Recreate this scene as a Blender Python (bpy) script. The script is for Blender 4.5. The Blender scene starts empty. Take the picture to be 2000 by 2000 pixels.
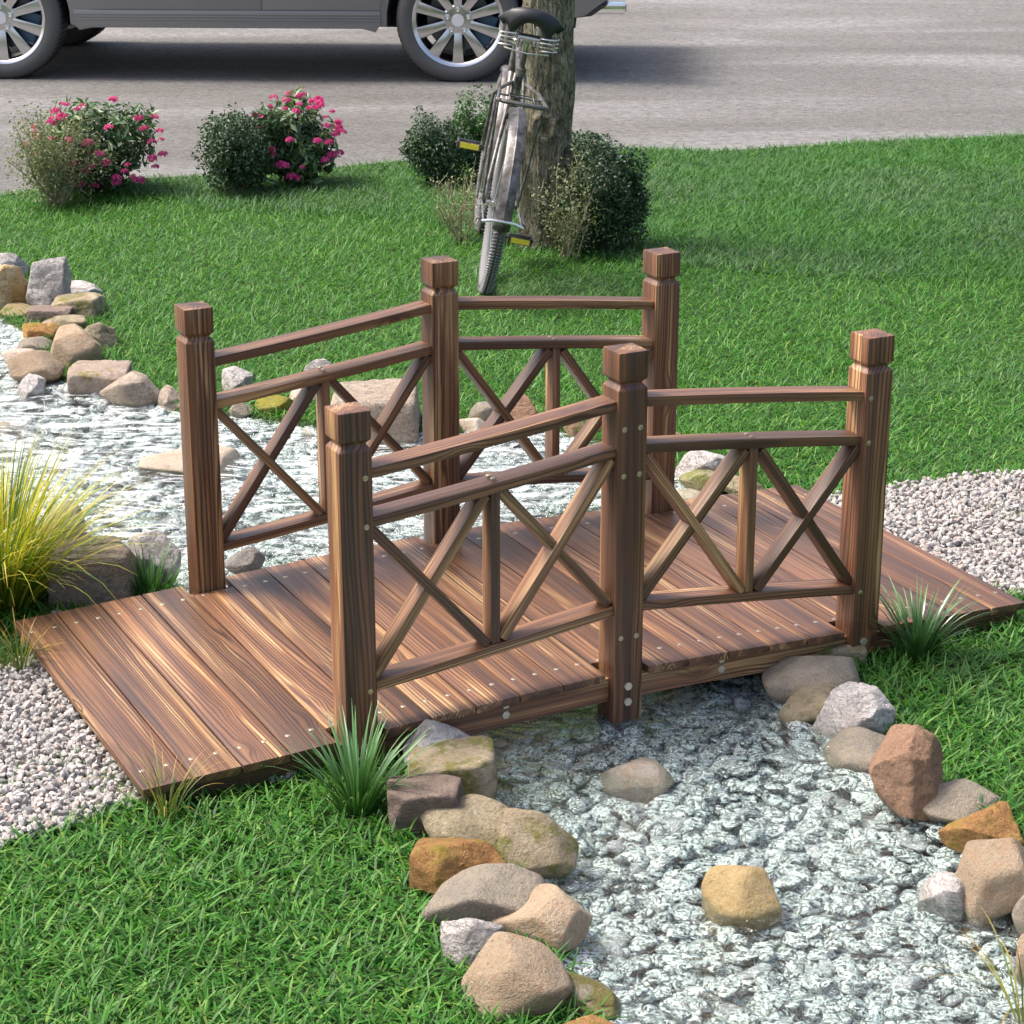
import bpy, bmesh, math, random
import numpy as np
from mathutils import Vector, Matrix
R = math.radians
rng = np.random.default_rng(7)
random.seed(7)
scene = bpy.context.scene
COL = scene.collection

# ---------------------------------------------------------------- camera, sky, sun, exposure
CAM = (-2.2118, -3.8082, 2.0279)
AZ, PITCH = 0.469057, 0.341315
cam = bpy.data.cameras.new('camera'); cam.lens = 77.7155; cam.sensor_width = 36; cam.sensor_fit = 'HORIZONTAL'
cam.clip_end = 500; cam.clip_start = 0.05
co = bpy.data.objects.new('camera', cam); COL.objects.link(co)
co.location = CAM; co.rotation_euler = (math.pi/2 - PITCH, 0, -AZ)
scene.camera = co

SUN_EL = R(57)
SUN_DIR = Vector((-0.80, 0.60, 0)).normalized() * math.cos(SUN_EL) + Vector((0, 0, math.sin(SUN_EL)))
sun = bpy.data.lights.new('sun', 'SUN'); sun.energy = 2.5; sun.angle = R(16); sun.color = (1.0, 0.955, 0.89)
so = bpy.data.objects.new('sun', sun); COL.objects.link(so)
so.rotation_euler = SUN_DIR.to_track_quat('Z', 'Y').to_euler()
w = bpy.data.worlds.new('World'); scene.world = w; w.use_nodes = True
nt = w.node_tree; nt.nodes.clear()
sky = nt.nodes.new('ShaderNodeTexSky'); sky.sky_type = 'NISHITA'; sky.sun_disc = False
sky.sun_elevation = SUN_EL
sky.sun_rotation = math.atan2(SUN_DIR.x, SUN_DIR.y)
sky.air_density = 1.0; sky.dust_density = 6.0; sky.ozone_density = 0.3
bg = nt.nodes.new('ShaderNodeBackground'); bg.inputs['Strength'].default_value = 0.15
wo = nt.nodes.new('ShaderNodeOutputWorld')
nt.links.new(sky.outputs[0], bg.inputs[0]); nt.links.new(bg.outputs[0], wo.inputs[0])
scene.view_settings.view_transform = 'Standard'; scene.view_settings.look = 'None'
scene.view_settings.exposure = 0.98; scene.view_settings.gamma = 1.0
scene.render.engine = 'CYCLES'
scene.cycles.max_bounces = 8; scene.cycles.transparent_max_bounces = 12
scene.cycles.use_denoising = True

# ---------------------------------------------------------------- node helpers
class N:
    def __init__(s, name):
        s.m = bpy.data.materials.new(name); s.m.use_nodes = True; s.t = s.m.node_tree; s.t.nodes.clear()
        s.out = s.t.nodes.new('ShaderNodeOutputMaterial')
    def n(s, typ, **k):
        x = s.t.nodes.new('ShaderNode' + typ)
        for a, b in k.items(): setattr(x, a, b)
        return x
    def l(s, a, b): s.t.links.new(a, b)
    def val(s, sock, v):
        if isinstance(v, bpy.types.NodeSocket): s.l(v, sock)
        elif hasattr(sock, 'default_value'):
            if isinstance(v, (tuple, list)) and sock.type == 'RGBA' and len(v) == 3: v = (*v, 1)
            sock.default_value = v
    def math(s, op, a, b=0.0, c=None):
        x = s.n('Math', operation=op); s.val(x.inputs[0], a); s.val(x.inputs[1], b)
        if c is not None: s.val(x.inputs[2], c)
        return x.outputs[0]
    def vmath(s, op, a, b=(0, 0, 0)):
        x = s.n('VectorMath', operation=op); s.val(x.inputs[0], a); s.val(x.inputs[1], b); return x.outputs[0]
    def noise(s, vec, scale=5, detail=2, rough=0.5, dist=0.0, dim='3D'):
        x = s.n('TexNoise', noise_dimensions=dim); s.val(x.inputs['Vector'], vec)
        x.inputs['Scale'].default_value = scale; x.inputs['Detail'].default_value = detail
        x.inputs['Roughness'].default_value = rough; x.inputs['Distortion'].default_value = dist
        return x.outputs[0]
    def ramp(s, fac, stops, interp='LINEAR'):
        x = s.n('ValToRGB'); s.val(x.inputs[0], fac); cr = x.color_ramp; cr.interpolation = interp
        while len(cr.elements) < len(stops): cr.elements.new(0.5)
        for e, (p, c) in zip(cr.elements, stops):
            e.position = p; e.color = (*c, 1) if len(c) == 3 else c
        return x.outputs[0]
    def mix(s, fac, a, b, mode='MIX'):
        x = s.n('Mix', data_type='RGBA', blend_type=mode)
        s.val(x.inputs[0], fac); s.val(x.inputs[6], a); s.val(x.inputs[7], b); return x.outputs[2]
    def mapr(s, v, a, b, c=0.0, d=1.0):
        x = s.n('MapRange'); s.val(x.inputs[0], v)
        for i, q in enumerate((a, b, c, d)): x.inputs[i+1].default_value = q
        return x.outputs[0]
    def bump(s, h, strength=0.3, dist=0.01, normal=None):
        x = s.n('Bump'); s.val(x.inputs['Height'], h); x.inputs['Strength'].default_value = strength
        x.inputs['Distance'].default_value = dist
        if normal is not None: s.l(normal, x.inputs['Normal'])
        return x.outputs[0]
    def princ(s, color, rough=0.6, normal=None, **k):
        x = s.n('BsdfPrincipled'); s.val(x.inputs['Base Color'], color); s.val(x.inputs['Roughness'], rough)
        if normal is not None: s.l(normal, x.inputs['Normal'])
        for a, b in k.items(): s.val(x.inputs[a.replace('_', ' ')], b)
        return x
    def done(s, shader): s.l(shader.outputs[0] if not isinstance(shader, bpy.types.NodeSocket) else shader, s.out.inputs[0]); return s.m
    def objc(s): return s.n('TexCoord').outputs['Object']
    def pos(s): return s.n('NewGeometry').outputs['Position']
    def rand(s): return s.n('ObjectInfo').outputs['Random']
    def island(s): return s.n('NewGeometry').outputs['Random Per Island']

def simple(name, col, rough=0.5, metal=0.0, **k):
    m = N(name); return m.done(m.princ(col, rough, Metallic=metal, **k))

def wood_mat(name, bright=1.0, red=1.0):
    m = N(name); c = m.objc(); r = m.rand()
    off = m.n('CombineXYZ'); m.val(off.inputs[0], m.math('MULTIPLY', r, 37.3)); m.val(off.inputs[1], m.math('MULTIPLY', r, 91.7)); m.val(off.inputs[2], m.math('MULTIPLY', r, 53.1))
    p = m.vmath('ADD', c, off.outputs[0])
    a = m.vmath('MULTIPLY', p, (0.75, 13, 13))
    n1 = m.noise(a, 1.0, 2.0, 0.4, 0.25)
    wob = m.noise(m.vmath('MULTIPLY', p, (7, 22, 22)), 1.0, 2.0)
    # knots: sparse voronoi cells that bend the rings
    kv = m.n('TexVoronoi', feature='F1'); m.val(kv.inputs['Vector'], m.vmath('MULTIPLY', p, (3.0, 8, 8))); kv.inputs['Scale'].default_value = 1.0
    knot = m.mapr(kv.outputs['Distance'], 0.02, 0.26, 1.0, 0.0)
    sp = m.n('SeparateXYZ'); m.l(p, sp.inputs[0])
    yz = m.math('ADD', m.math('MULTIPLY', sp.outputs[1], 1.0), m.math('MULTIPLY', sp.outputs[2], 0.83))
    warp = m.math('ADD', m.math('MULTIPLY', n1, 60.0), m.math('MULTIPLY', wob, 3.2))
    warp = m.math('ADD', warp, m.math('MULTIPLY', m.math('POWER', knot, 2.0), 17.0))
    s1 = m.math('SINE', m.math('ADD', m.math('MULTIPLY', yz, 760.0), warp))
    s2 = m.math('SINE', m.math('ADD', m.math('MULTIPLY', yz, 230.0), m.math('MULTIPLY', warp, 0.45)))
    lines = m.math('POWER', m.mapr(s1, -0.35, 1.0), 1.3)
    amp = m.mapr(m.noise(m.vmath('MULTIPLY', p, (0.9, 20, 20)), 1.0, 1.0), 0.34, 0.58, 0.25, 1.0)
    lines = m.math('MULTIPLY', lines, amp)
    broad = m.math('MULTIPLY', m.mapr(s2, 0.1, 1.0), 0.45)
    band = m.noise(m.vmath('MULTIPLY', p, (0.7, 15, 15)), 1.3, 3.0, 0.55, 0.4)
    base = m.ramp(band, [(0.33, (0.072, 0.040, 0.030)), (0.42, (0.125*red, 0.062, 0.036)), (0.50, (0.190*red, 0.088, 0.044)), (0.58, (0.265*red, 0.130, 0.060)), (0.62, (0.44, 0.255, 0.115)), (0.655, (0.50, 0.31, 0.15)), (0.69, (0.20, 0.095, 0.048))])
    col = m.mix(broad, base, (0.060, 0.030, 0.020))
    col = m.mix(m.math('MULTIPLY', lines, 0.92), col, (0.030, 0.014, 0.010))
    fib = m.noise(m.vmath('MULTIPLY', p, (6, 480, 480)), 1.0, 2.0)
    col = m.mix(m.mapr(fib, 0.35, 0.7, 0.0, 0.40), col, (0.075, 0.040, 0.028))
    col = m.mix(m.math('MULTIPLY', m.math('POWER', knot, 3.0), 0.8), col, (0.045, 0.022, 0.015))
    tone = m.math('MULTIPLY', m.mapr(m.math('FRACT', m.math('MULTIPLY', r, 7.13)), 0, 1, 0.70, 1.30), bright)
    hs = m.n('HueSaturation'); m.val(hs.inputs['Value'], tone); m.val(hs.inputs['Color'], col); hs.inputs['Saturation'].default_value = 1.0
    h = m.math('ADD', m.math('MULTIPLY', lines, -0.6), m.math('MULTIPLY', fib, 0.5))
    nrm = m.bump(h, 0.25, 0.0015)
    rough = m.mapr(fib, 0.3, 0.7, 0.34, 0.50)
    return m.done(m.princ(hs.outputs[0], rough, nrm, **{'Specular_IOR_Level': 0.5}))

def stone_mat(name, c1, c2, c3, moss=0.0, mosscol=(0.20, 0.20, 0.03), speck=0.5, vein=0.0, wet=True, crack=0.0):
    c1, c2, c3 = [tuple(x*(1.02 if 'grey_white' in name or 'grey_brown' in name else 0.88) for x in q) for q in (c1, c2, c3)]
    m = N(name); c = m.objc(); r = m.rand()
    off = m.n('CombineXYZ')
    for i, k in enumerate((31.0, 17.0, 57.0)): m.val(off.inputs[i], m.math('MULTIPLY', r, k))
    p = m.vmath('ADD', c, off.outputs[0])
    n1 = m.noise(p, 13, 5, 0.62, 0.6); n2 = m.noise(p, 45, 4, 0.65); n3 = m.noise(p, 340, 3, 0.7)
    col = m.mix(m.mapr(n1, 0.38, 0.62), c1, c2)
    col = m.mix(m.mapr(n2, 0.50, 0.68, 0, 0.75), col, c3)
    col = m.mix(m.mapr(n3, 0.40, 0.72, 0.0, speck), col, tuple(x*0.42 for x in c1))
    col = m.mix(m.mapr(n3, 0.34, 0.22, 0.0, speck*0.8), col, tuple(min(0.8, x*1.5) for x in c2))
    w1 = m.noise(m.vmath('MULTIPLY', p, (1, 1, 2.5)), 22, 4, 0.6, 1.8)
    rid = m.math('ABSOLUTE', m.math('SUBTRACT', w1, 0.5))
    if vein: col = m.mix(m.mapr(rid, 0.0, 0.022, vein, 0.0), col, tuple(x*0.38 for x in c1))
    if moss:
        mn = m.noise(p, 16, 6, 0.72, 0.3); col = m.mix(m.mapr(mn, 0.62 - 0.26*moss, 0.70 - 0.22*moss, 0, 0.85), col, m.mix(n2, mosscol, tuple(x*0.45 for x in mosscol)))
    tint = m.mapr(m.math('FRACT', m.math('MULTIPLY', r, 5.7)), 0, 1, 0.86, 1.14)
    hs = m.n('HueSaturation'); m.val(hs.inputs['Value'], tint); m.val(hs.inputs['Color'], col)
    n4 = m.noise(p, 120, 5, 0.7)
    h = m.math('ADD', m.math('MULTIPLY', n4, 0.8), m.math('MULTIPLY', n3, 0.35))
    if vein or crack: h = m.math('ADD', h, m.math('MULTIPLY', m.mapr(rid, 0.0, 0.03), 0.25*(vein + crack)))
    nrm = m.bump(h, 1.0, 0.012)
    pits = m.noise(p, 95, 4, 0.75); colp = m.mix(m.mapr(pits, 0.44, 0.34, 0, 0.55), hs.outputs[0], tuple(x*0.35 for x in c1))
    hs = colp.node; hs_out = colp
    col_o = hs_out; rough = 0.88
    if wet:   # the dark band that water leaves just above the stream
        z = m.n('SeparateXYZ'); m.l(m.pos(), z.inputs[0])
        wl = m.mapr(z.outputs[2], 0.006, -0.004)
        col_o = m.mix(m.math('MULTIPLY', wl, 0.42), col_o, m.mix(1.0, col_o, (0.42, 0.5, 0.40), 'MULTIPLY'))
        rough = m.mapr(wl, 0, 1, 0.86, 0.35)
    return m.done(m.princ(col_o, rough, nrm, Specular_IOR_Level=0.35))

def leaf_mat(name, stops, trans=0.30, rough=0.5, tip=None, spec=0.4, patch=None):
    m = N(name); f = m.island()
    col = m.ramp(f, stops)
    if patch:
        pn = m.noise(m.pos(), patch[0], 3, 0.6); col = m.mix(m.mapr(pn, patch[1], patch[2], 0, patch[4]), col, patch[3])
    if tip:
        uv = m.n('UVMap'); s = m.n('SeparateXYZ'); m.l(uv.outputs[0], s.inputs[0])
        col = m.mix(m.mapr(s.outputs[1], tip[1], tip[2], 0, tip[3] if len(tip) > 3 else 0.7), col, tip[0])
    a = m.princ(col, rough, Specular_IOR_Level=spec)
    t = m.n('BsdfTranslucent'); m.val(t.inputs[0], m.mix(1.0, col, (1.15, 1.2, 0.6), 'MULTIPLY'))
    mx = m.n('MixShader'); mx.inputs[0].default_value = trans; m.l(a.outputs[0], mx.inputs[1]); m.l(t.outputs[0], mx.inputs[2])
    return m.done(mx)

# ---------------------------------------------------------------- materials
MT = {}
MT['wood'] = wood_mat('wood_planks', 1.0)
MT['post_wood'] = wood_mat('wood_posts', 0.95, 1.06)
MT['screw'] = simple('brass_screw', (0.50, 0.42, 0.30), 0.38, 0.9)
MT['zinc'] = simple('zinc_bolt', (0.66, 0.62, 0.54), 0.42, 0.75)
MT['tan_moss'] = stone_mat('stone_tan_moss', (0.42, 0.33, 0.22), (0.56, 0.46, 0.33), (0.34, 0.28, 0.17), 0.55, (0.24, 0.24, 0.04))
MT['tan_moss_dark'] = stone_mat('stone_moss_dark', (0.28, 0.24, 0.18), (0.40, 0.33, 0.25), (0.20, 0.18, 0.12), 0.75, (0.16, 0.14, 0.02))
MT['moss_tan'] = stone_mat('stone_moss_tan', (0.36, 0.32, 0.20), (0.50, 0.43, 0.28), (0.28, 0.27, 0.12), 0.65, (0.22, 0.24, 0.05))
MT['moss_yellow'] = stone_mat('stone_moss_yellow', (0.30, 0.27, 0.10), (0.42, 0.38, 0.14), (0.14, 0.13, 0.05), 0.95, (0.30, 0.27, 0.02))
MT['tan_olive'] = stone_mat('stone_tan_olive', (0.36, 0.29, 0.19), (0.48, 0.40, 0.27), (0.26, 0.22, 0.13), 0.25, (0.16, 0.16, 0.05))
MT['olive_shade'] = stone_mat('stone_olive', (0.30, 0.24, 0.13), (0.38, 0.31, 0.18), (0.22, 0.18, 0.10), 0.2)
MT['tan_pale'] = stone_mat('stone_tan_pale', (0.46, 0.40, 0.28), (0.56, 0.50, 0.38), (0.38, 0.34, 0.22), 0.3)
MT['mauve_brown'] = stone_mat('stone_mauve', (0.27, 0.20, 0.165), (0.40, 0.30, 0.24), (0.18, 0.135, 0.12), 0.0, vein=0.3)
MT['mauve_moss'] = stone_mat('stone_mauve_moss', (0.40, 0.30, 0.25), (0.50, 0.40, 0.33), (0.32, 0.24, 0.19), 0.35, (0.26, 0.22, 0.03))
MT['grey_white'] = stone_mat('stone_grey_white', (0.47, 0.43, 0.41), (0.62, 0.58, 0.56), (0.40, 0.36, 0.34), 0.0, speck=0.15, vein=0.45, crack=0.5)
MT['grey_dark'] = stone_mat('stone_grey_dark', (0.26, 0.24, 0.22), (0.34, 0.31, 0.28), (0.20, 0.18, 0.16), 0.0, vein=0.5)
MT['grey_tan'] = stone_mat('stone_grey_tan', (0.36, 0.31, 0.25), (0.45, 0.38, 0.29), (0.29, 0.27, 0.24), 0.0, speck=0.7)
MT['grey_brown'] = stone_mat('stone_grey_brown', (0.40, 0.32, 0.25), (0.52, 0.43, 0.35), (0.28, 0.21, 0.16), 0.0, speck=0.7, vein=0.55)
MT['pink_tan'] = stone_mat('stone_pink_tan', (0.44, 0.33, 0.225), (0.53, 0.41, 0.29), (0.50, 0.31, 0.19), 0.0, speck=0.55)
MT['pink_white'] = stone_mat('stone_pink_white', (0.60, 0.49, 0.39), (0.68, 0.59, 0.50), (0.60, 0.42, 0.29), 0.0, speck=0.25, vein=0.25)
MT['pink_pale'] = stone_mat('stone_pink_pale', (0.56, 0.44, 0.33), (0.64, 0.55, 0.44), (0.50, 0.38, 0.28), 0.0, speck=0.3)
MT['orange_moss'] = stone_mat('stone_orange', (0.42, 0.20, 0.07), (0.50, 0.29, 0.10), (0.30, 0.13, 0.045), 0.45, (0.33, 0.26, 0.03), crack=0.5)
MT['yellow_orange'] = stone_mat('stone_yellow_orange', (0.52, 0.33, 0.13), (0.66, 0.56, 0.38), (0.40, 0.20, 0.07), 0.0, speck=0.2, vein=0.6)
MT['ochre'] = stone_mat('stone_ochre', (0.50, 0.36, 0.17), (0.58, 0.43, 0.22), (0.42, 0.29, 0.12), 0.0, speck=0.25)
MT['ochre_wet'] = stone_mat('stone_ochre_wet', (0.36, 0.29, 0.15), (0.44, 0.36, 0.20), (0.40, 0.25, 0.10), 0.3)
MT['red_brown'] = stone_mat('stone_red_brown', (0.40, 0.235, 0.15), (0.47, 0.29, 0.19), (0.32, 0.18, 0.11), 0.12, (0.28, 0.25, 0.12), speck=0.5, crack=0.3)

GREEN = [(0.0, (0.022, 0.092, 0.012)), (0.35, (0.042, 0.165, 0.020)), (0.7, (0.068, 0.235, 0.030)), (0.9, (0.105, 0.270, 0.040)), (1.0, (0.20, 0.33, 0.06))]
MT['grass'] = leaf_mat('grass_blades', GREEN, 0.38, 0.5, ((0.38, 0.46, 0.16), 0.75, 1.0, 0.55), 0.3, (0.9, 0.54, 0.70, (0.10, 0.19, 0.085), 0.6))
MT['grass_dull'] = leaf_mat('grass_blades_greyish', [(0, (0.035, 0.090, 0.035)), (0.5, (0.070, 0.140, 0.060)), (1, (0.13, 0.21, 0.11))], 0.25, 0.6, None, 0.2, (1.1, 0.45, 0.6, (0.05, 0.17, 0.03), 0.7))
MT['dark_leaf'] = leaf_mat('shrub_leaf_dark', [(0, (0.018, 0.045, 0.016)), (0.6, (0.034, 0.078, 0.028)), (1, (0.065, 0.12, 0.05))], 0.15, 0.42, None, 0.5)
MT['green_leaf'] = leaf_mat('shrub_leaf_green', [(0, (0.022, 0.075, 0.012)), (0.6, (0.045, 0.13, 0.022)), (1, (0.08, 0.19, 0.04))], 0.2, 0.42)
MT['pale_leaf'] = leaf_mat('weed_leaf_pale', [(0, (0.11, 0.14, 0.065)), (0.6, (0.20, 0.235, 0.12)), (1, (0.32, 0.34, 0.19))], 0.25, 0.7)
MT['broad_leaf'] = leaf_mat('broad_leaf', [(0, (0.035, 0.085, 0.022)), (0.5, (0.08, 0.16, 0.05)), (1, (0.20, 0.27, 0.16))], 0.2, 0.38, None, 0.6)
MT['petal'] = leaf_mat('petal_pink', [(0, (0.55, 0.015, 0.20)), (0.6, (0.78, 0.05, 0.34)), (1, (0.90, 0.30, 0.55))], 0.25, 0.5)
MT['stem'] = simple('twig_pale', (0.26, 0.23, 0.15), 0.8)
MT['dark_stem'] = simple('twig_dark', (0.09, 0.065, 0.04), 0.85)
MT['yellow_blade'] = leaf_mat('sedge_yellow', [(0, (0.055, 0.12, 0.012)), (0.35, (0.15, 0.22, 0.02)), (0.7, (0.40, 0.40, 0.04)), (1, (0.58, 0.48, 0.05))], 0.3, 0.4, ((0.48, 0.24, 0.06), 0.8, 1.0, 0.5))
MT['thin_blade'] = leaf_mat('sedge_thin', [(0, (0.06, 0.10, 0.025)), (0.6, (0.14, 0.19, 0.05)), (1, (0.34, 0.32, 0.08))], 0.25, 0.45, ((0.58, 0.30, 0.06), 0.62, 0.95, 0.8))
MT['dark_blade'] = leaf_mat('lily_turf_blade', [(0, (0.022, 0.075, 0.016)), (0.6, (0.04, 0.12, 0.025)), (1, (0.07, 0.17, 0.04))], 0.2, 0.30, ((0.22, 0.42, 0.18), 0.35, 1.0, 0.75), 0.7)

m = N('soil'); c = m.pos(); n = m.noise(c, 30, 5, 0.65); n2 = m.noise(c, 220, 3, 0.6)
MT['soil'] = m.done(m.princ(m.mix(n2, m.ramp(n, [(0.3, (0.022, 0.055, 0.012)), (0.6, (0.050, 0.10, 0.022)), (0.75, (0.085, 0.12, 0.04))]), (0.025, 0.05, 0.012)), 0.95, m.bump(n2, 0.8, 0.01)))
m = N('stream_bed'); n = m.noise(m.pos(), 60, 5, 0.65)
MT['bed'] = m.done(m.princ(m.ramp(n, [(0.35, (0.012, 0.014, 0.012)), (0.65, (0.04, 0.045, 0.04))]), 0.9, m.bump(n, 0.6, 0.01)))  # near black: shadow in the gaps between pebbles is put into this colour

m = N('asphalt'); c = m.pos()
rot = m.n('Mapping'); m.l(c, rot.inputs[0]); rot.inputs['Rotation'].default_value = (0, 0, AZ); rc = rot.outputs[0]
st = m.noise(m.vmath('MULTIPLY', rc, (1.0, 2.6, 1)), 17, 5, 0.75); fine = m.noise(m.vmath('MULTIPLY', rc, (1, 1.6, 1)), 85, 4, 0.8); big = m.noise(m.vmath('MULTIPLY', rc, (0.35, 1.3, 1)), 0.9, 4, 0.6, 0.4)
col = m.ramp(big, [(0.33, (0.115, 0.111, 0.106)), (0.50, (0.160, 0.156, 0.152)), (0.66, (0.250, 0.248, 0.250))])
col = m.mix(m.mapr(st, 0.44, 0.60, 0, 0.8), col, (0.065, 0.058, 0.052))
col = m.mix(m.mapr(fine, 0.54, 0.66, 0, 0.75), col, (0.42, 0.40, 0.38))
col = m.mix(m.mapr(fine, 0.42, 0.28, 0, 0.7), col, (0.06, 0.055, 0.05))
MT['asphalt'] = m.done(m.princ(col, 0.85, m.bump(m.math('ADD', fine, st), 0.9, 0.008), Specular_IOR_Level=0.4))

m = N('stream_pebble'); p = m.pos(); isl = m.island()
off = m.n('CombineXYZ'); m.val(off.inputs[0], m.math('MULTIPLY', isl, 13.0)); m.val(off.inputs[2], m.math('MULTIPLY', isl, 29.0))
pp = m.vmath('ADD', p, off.outputs[0])
pq = m.vmath('MULTIPLY', pp, (1.0, 1.0, 1.6)); n = m.noise(pq, 48, 5, 0.70, 2.4); n2 = m.noise(pq, 26, 4, 0.6, 3.4)  # swirls and dark lines painted on in place of the water's refraction
base = m.ramp(n, [(0.40, (0.014, 0.018, 0.017)), (0.46, (0.09, 0.10, 0.096)), (0.50, (0.50, 0.545, 0.535)), (0.60, (0.72, 0.78, 0.77))])
base = m.mix(m.mapr(m.math('ABSOLUTE', m.math('SUBTRACT', n2, 0.5)), 0.0, 0.030, 0.9, 0.0), base, (0.025, 0.030, 0.029))
base = m.mix(m.mapr(isl, 0.90, 0.93, 0, 0.6), base, (0.26, 0.25, 0.27))
MT['pebble'] = m.done(m.princ(base, 0.30, m.bump(n, 0.5, 0.004), Specular_IOR_Level=0.6))

m = N('path_gravel'); p = m.pos(); isl = m.island(); n = m.noise(p, 420, 3, 0.7)
base = m.ramp(isl, [(0.0, (0.25, 0.235, 0.225)), (0.35, (0.36, 0.34, 0.325)), (0.75, (0.46, 0.44, 0.425)), (0.92, (0.40, 0.31, 0.27)), (1.0, (0.54, 0.52, 0.50))])
base = m.mix(m.mapr(n, 0.42, 0.66, 0, 0.45), base, (0.20, 0.18, 0.17))
MT['gravel'] = m.done(m.princ(base, 0.9, m.bump(n, 0.5, 0.002)))

# clear stream water: mirror where the ripples turn to the sky, see-through elsewhere, with bright sky reflection painted as white streaks upstream
m = N('stream_water'); p = m.pos()
sep = m.n('SeparateXYZ'); m.l(p, sep.inputs[0])
flow = m.n('Mapping'); m.l(p, flow.inputs[0]); flow.inputs['Rotation'].default_value = (0, 0, AZ); fl = m.vmath('MULTIPLY', flow.outputs[0], (1.0, 1.9, 1.0))
w1 = m.noise(fl, 9, 4, 0.55, 2.2); w2 = m.noise(fl, 34, 3, 0.6, 1.5)
h = m.math('ADD', m.math('MULTIPLY', w1, 1.0), m.math('MULTIPLY', w2, 0.28))
nrm = m.bump(h, 0.9, 0.035)
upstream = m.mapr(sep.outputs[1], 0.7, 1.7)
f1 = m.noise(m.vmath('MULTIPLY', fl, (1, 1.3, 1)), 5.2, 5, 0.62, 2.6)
sky_streaks = m.math('MULTIPLY', m.mapr(f1, 0.48, 0.64), upstream)
geo = m.n('NewGeometry'); dt = m.n('VectorMath', operation='DOT_PRODUCT'); m.l(nrm, dt.inputs[0]); m.l(geo.outputs['Incoming'], dt.inputs[1])
cosv = m.math('MINIMUM', m.math('ABSOLUTE', dt.outputs['Value']), 1.0)
fresn = m.math('ADD', m.math('MULTIPLY', m.math('POWER', m.math('SUBTRACT', 1.0, cosv), 5.0), 0.97), 0.03)
gl = m.n('BsdfGlossy'); gl.inputs['Roughness'].default_value = 0.04; m.l(nrm, gl.inputs['Normal']); gl.inputs[0].default_value = (1, 1, 1, 1)
tr = m.n('BsdfTransparent'); m.val(tr.inputs[0], (0.90, 0.965, 0.955))
mx = m.n('MixShader'); m.l(m.math('MINIMUM', m.math('MULTIPLY', fresn, 1.3), 1.0), mx.inputs[0]); m.l(tr.outputs[0], mx.inputs[1]); m.l(gl.outputs[0], mx.inputs[2])
sky_white = m.n('BsdfDiffuse'); m.val(sky_white.inputs[0], (0.86, 0.90, 0.92)); m.l(nrm, sky_white.inputs['Normal'])
mx2 = m.n('MixShader'); m.l(m.math('MULTIPLY', sky_streaks, 0.62), mx2.inputs[0]); m.l(mx.outputs[0], mx2.inputs[1]); m.l(sky_white.outputs[0], mx2.inputs[2])
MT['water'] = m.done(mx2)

m = N('bark'); c = m.objc(); v = m.vmath('MULTIPLY', c, (1, 1, 0.22))
n = m.noise(v, 105, 6, 0.72, 1.2); n2 = m.noise(c, 14, 4, 0.6); n3 = m.noise(c, 150, 4, 0.7)
col = m.ramp(n, [(0.40, (0.045, 0.036, 0.022)), (0.48, (0.24, 0.21, 0.14)), (0.58, (0.52, 0.48, 0.35))])
col = m.mix(m.mapr(n2, 0.45, 0.65, 0, 0.6), col, (0.13, 0.12, 0.055))
col = m.mix(m.mapr(n3, 0.54, 0.68, 0, 0.7), col, (0.50, 0.48, 0.36))
MT['bark'] = m.done(m.princ(col, 0.92, m.bump(m.math('ADD', n, m.math('MULTIPLY', n3, 0.3)), 1.0, 0.03)))

MT['car_paint'] = simple('grey_car_paint', (0.20, 0.20, 0.205), 0.34, 0.45, Coat_Weight=0.6, Coat_Roughness=0.08)
MT['car_trim'] = simple('dark_trim', (0.035, 0.035, 0.037), 0.6)
MT['underbody'] = simple('underbody', (0.012, 0.012, 0.012), 0.9)
m = N('tyre_rubber'); n = m.noise(m.objc(), 90, 3)
MT['tyre'] = m.done(m.princ(m.ramp(n, [(0.3, (0.070, 0.070, 0.072)), (0.7, (0.085, 0.085, 0.087))]), 0.55, m.bump(n, 0.2, 0.002)))
MT['rim'] = simple('machined_alloy', (0.62, 0.62, 0.64), 0.20, 1.0)
MT['tyre_badge'] = simple('centre_badge', (0.72, 0.72, 0.72), 0.45, 0.3)
MT['rim_dark'] = simple('dark_alloy', (0.10, 0.105, 0.11), 0.35, 0.8)
MT['caliper'] = simple('blue_caliper', (0.05, 0.10, 0.16), 0.4, 0.3)
MT['chrome'] = simple('chrome', (0.85, 0.85, 0.86), 0.12, 1.0)
MT['glass'] = simple('car_glass', (0.02, 0.025, 0.03), 0.05, 0.0, Specular_IOR_Level=0.8)
MT['lamp_red'] = simple('tail_lamp', (0.35, 0.01, 0.01), 0.15)
MT['lamp_clear'] = simple('head_lamp', (0.75, 0.78, 0.8), 0.1)
m = N('weathered_steel'); n = m.noise(m.objc(), 26, 5, 0.7); n2 = m.noise(m.objc(), 180, 3, 0.6)
col = m.ramp(n, [(0.35, (0.060, 0.046, 0.038)), (0.50, (0.115, 0.108, 0.105)), (0.66, (0.23, 0.23, 0.235))])
MT['old_steel'] = m.done(m.princ(m.mix(m.mapr(n2, 0.5, 0.7, 0, 0.5), col, (0.09, 0.07, 0.055)), 0.42, m.bump(n2, 0.2, 0.001), Metallic=0.45))
MT['bright_steel'] = simple('bright_steel', (0.72, 0.69, 0.66), 0.25, 0.9)
m = N('saddle_leather'); n = m.noise(m.objc(), 240, 3, 0.6)
MT['leather'] = m.done(m.princ((0.013, 0.015, 0.017), 0.42, m.bump(n, 0.5, 0.0015)))
MT['reflector'] = simple('yellow_reflector', (0.80, 0.68, 0.06), 0.3)
MT['grip'] = simple('brown_grip', (0.10, 0.085, 0.065), 0.7)
MT['bike_tyre'] = simple('bicycle_tyre', (0.15, 0.15, 0.155), 0.7)

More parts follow.
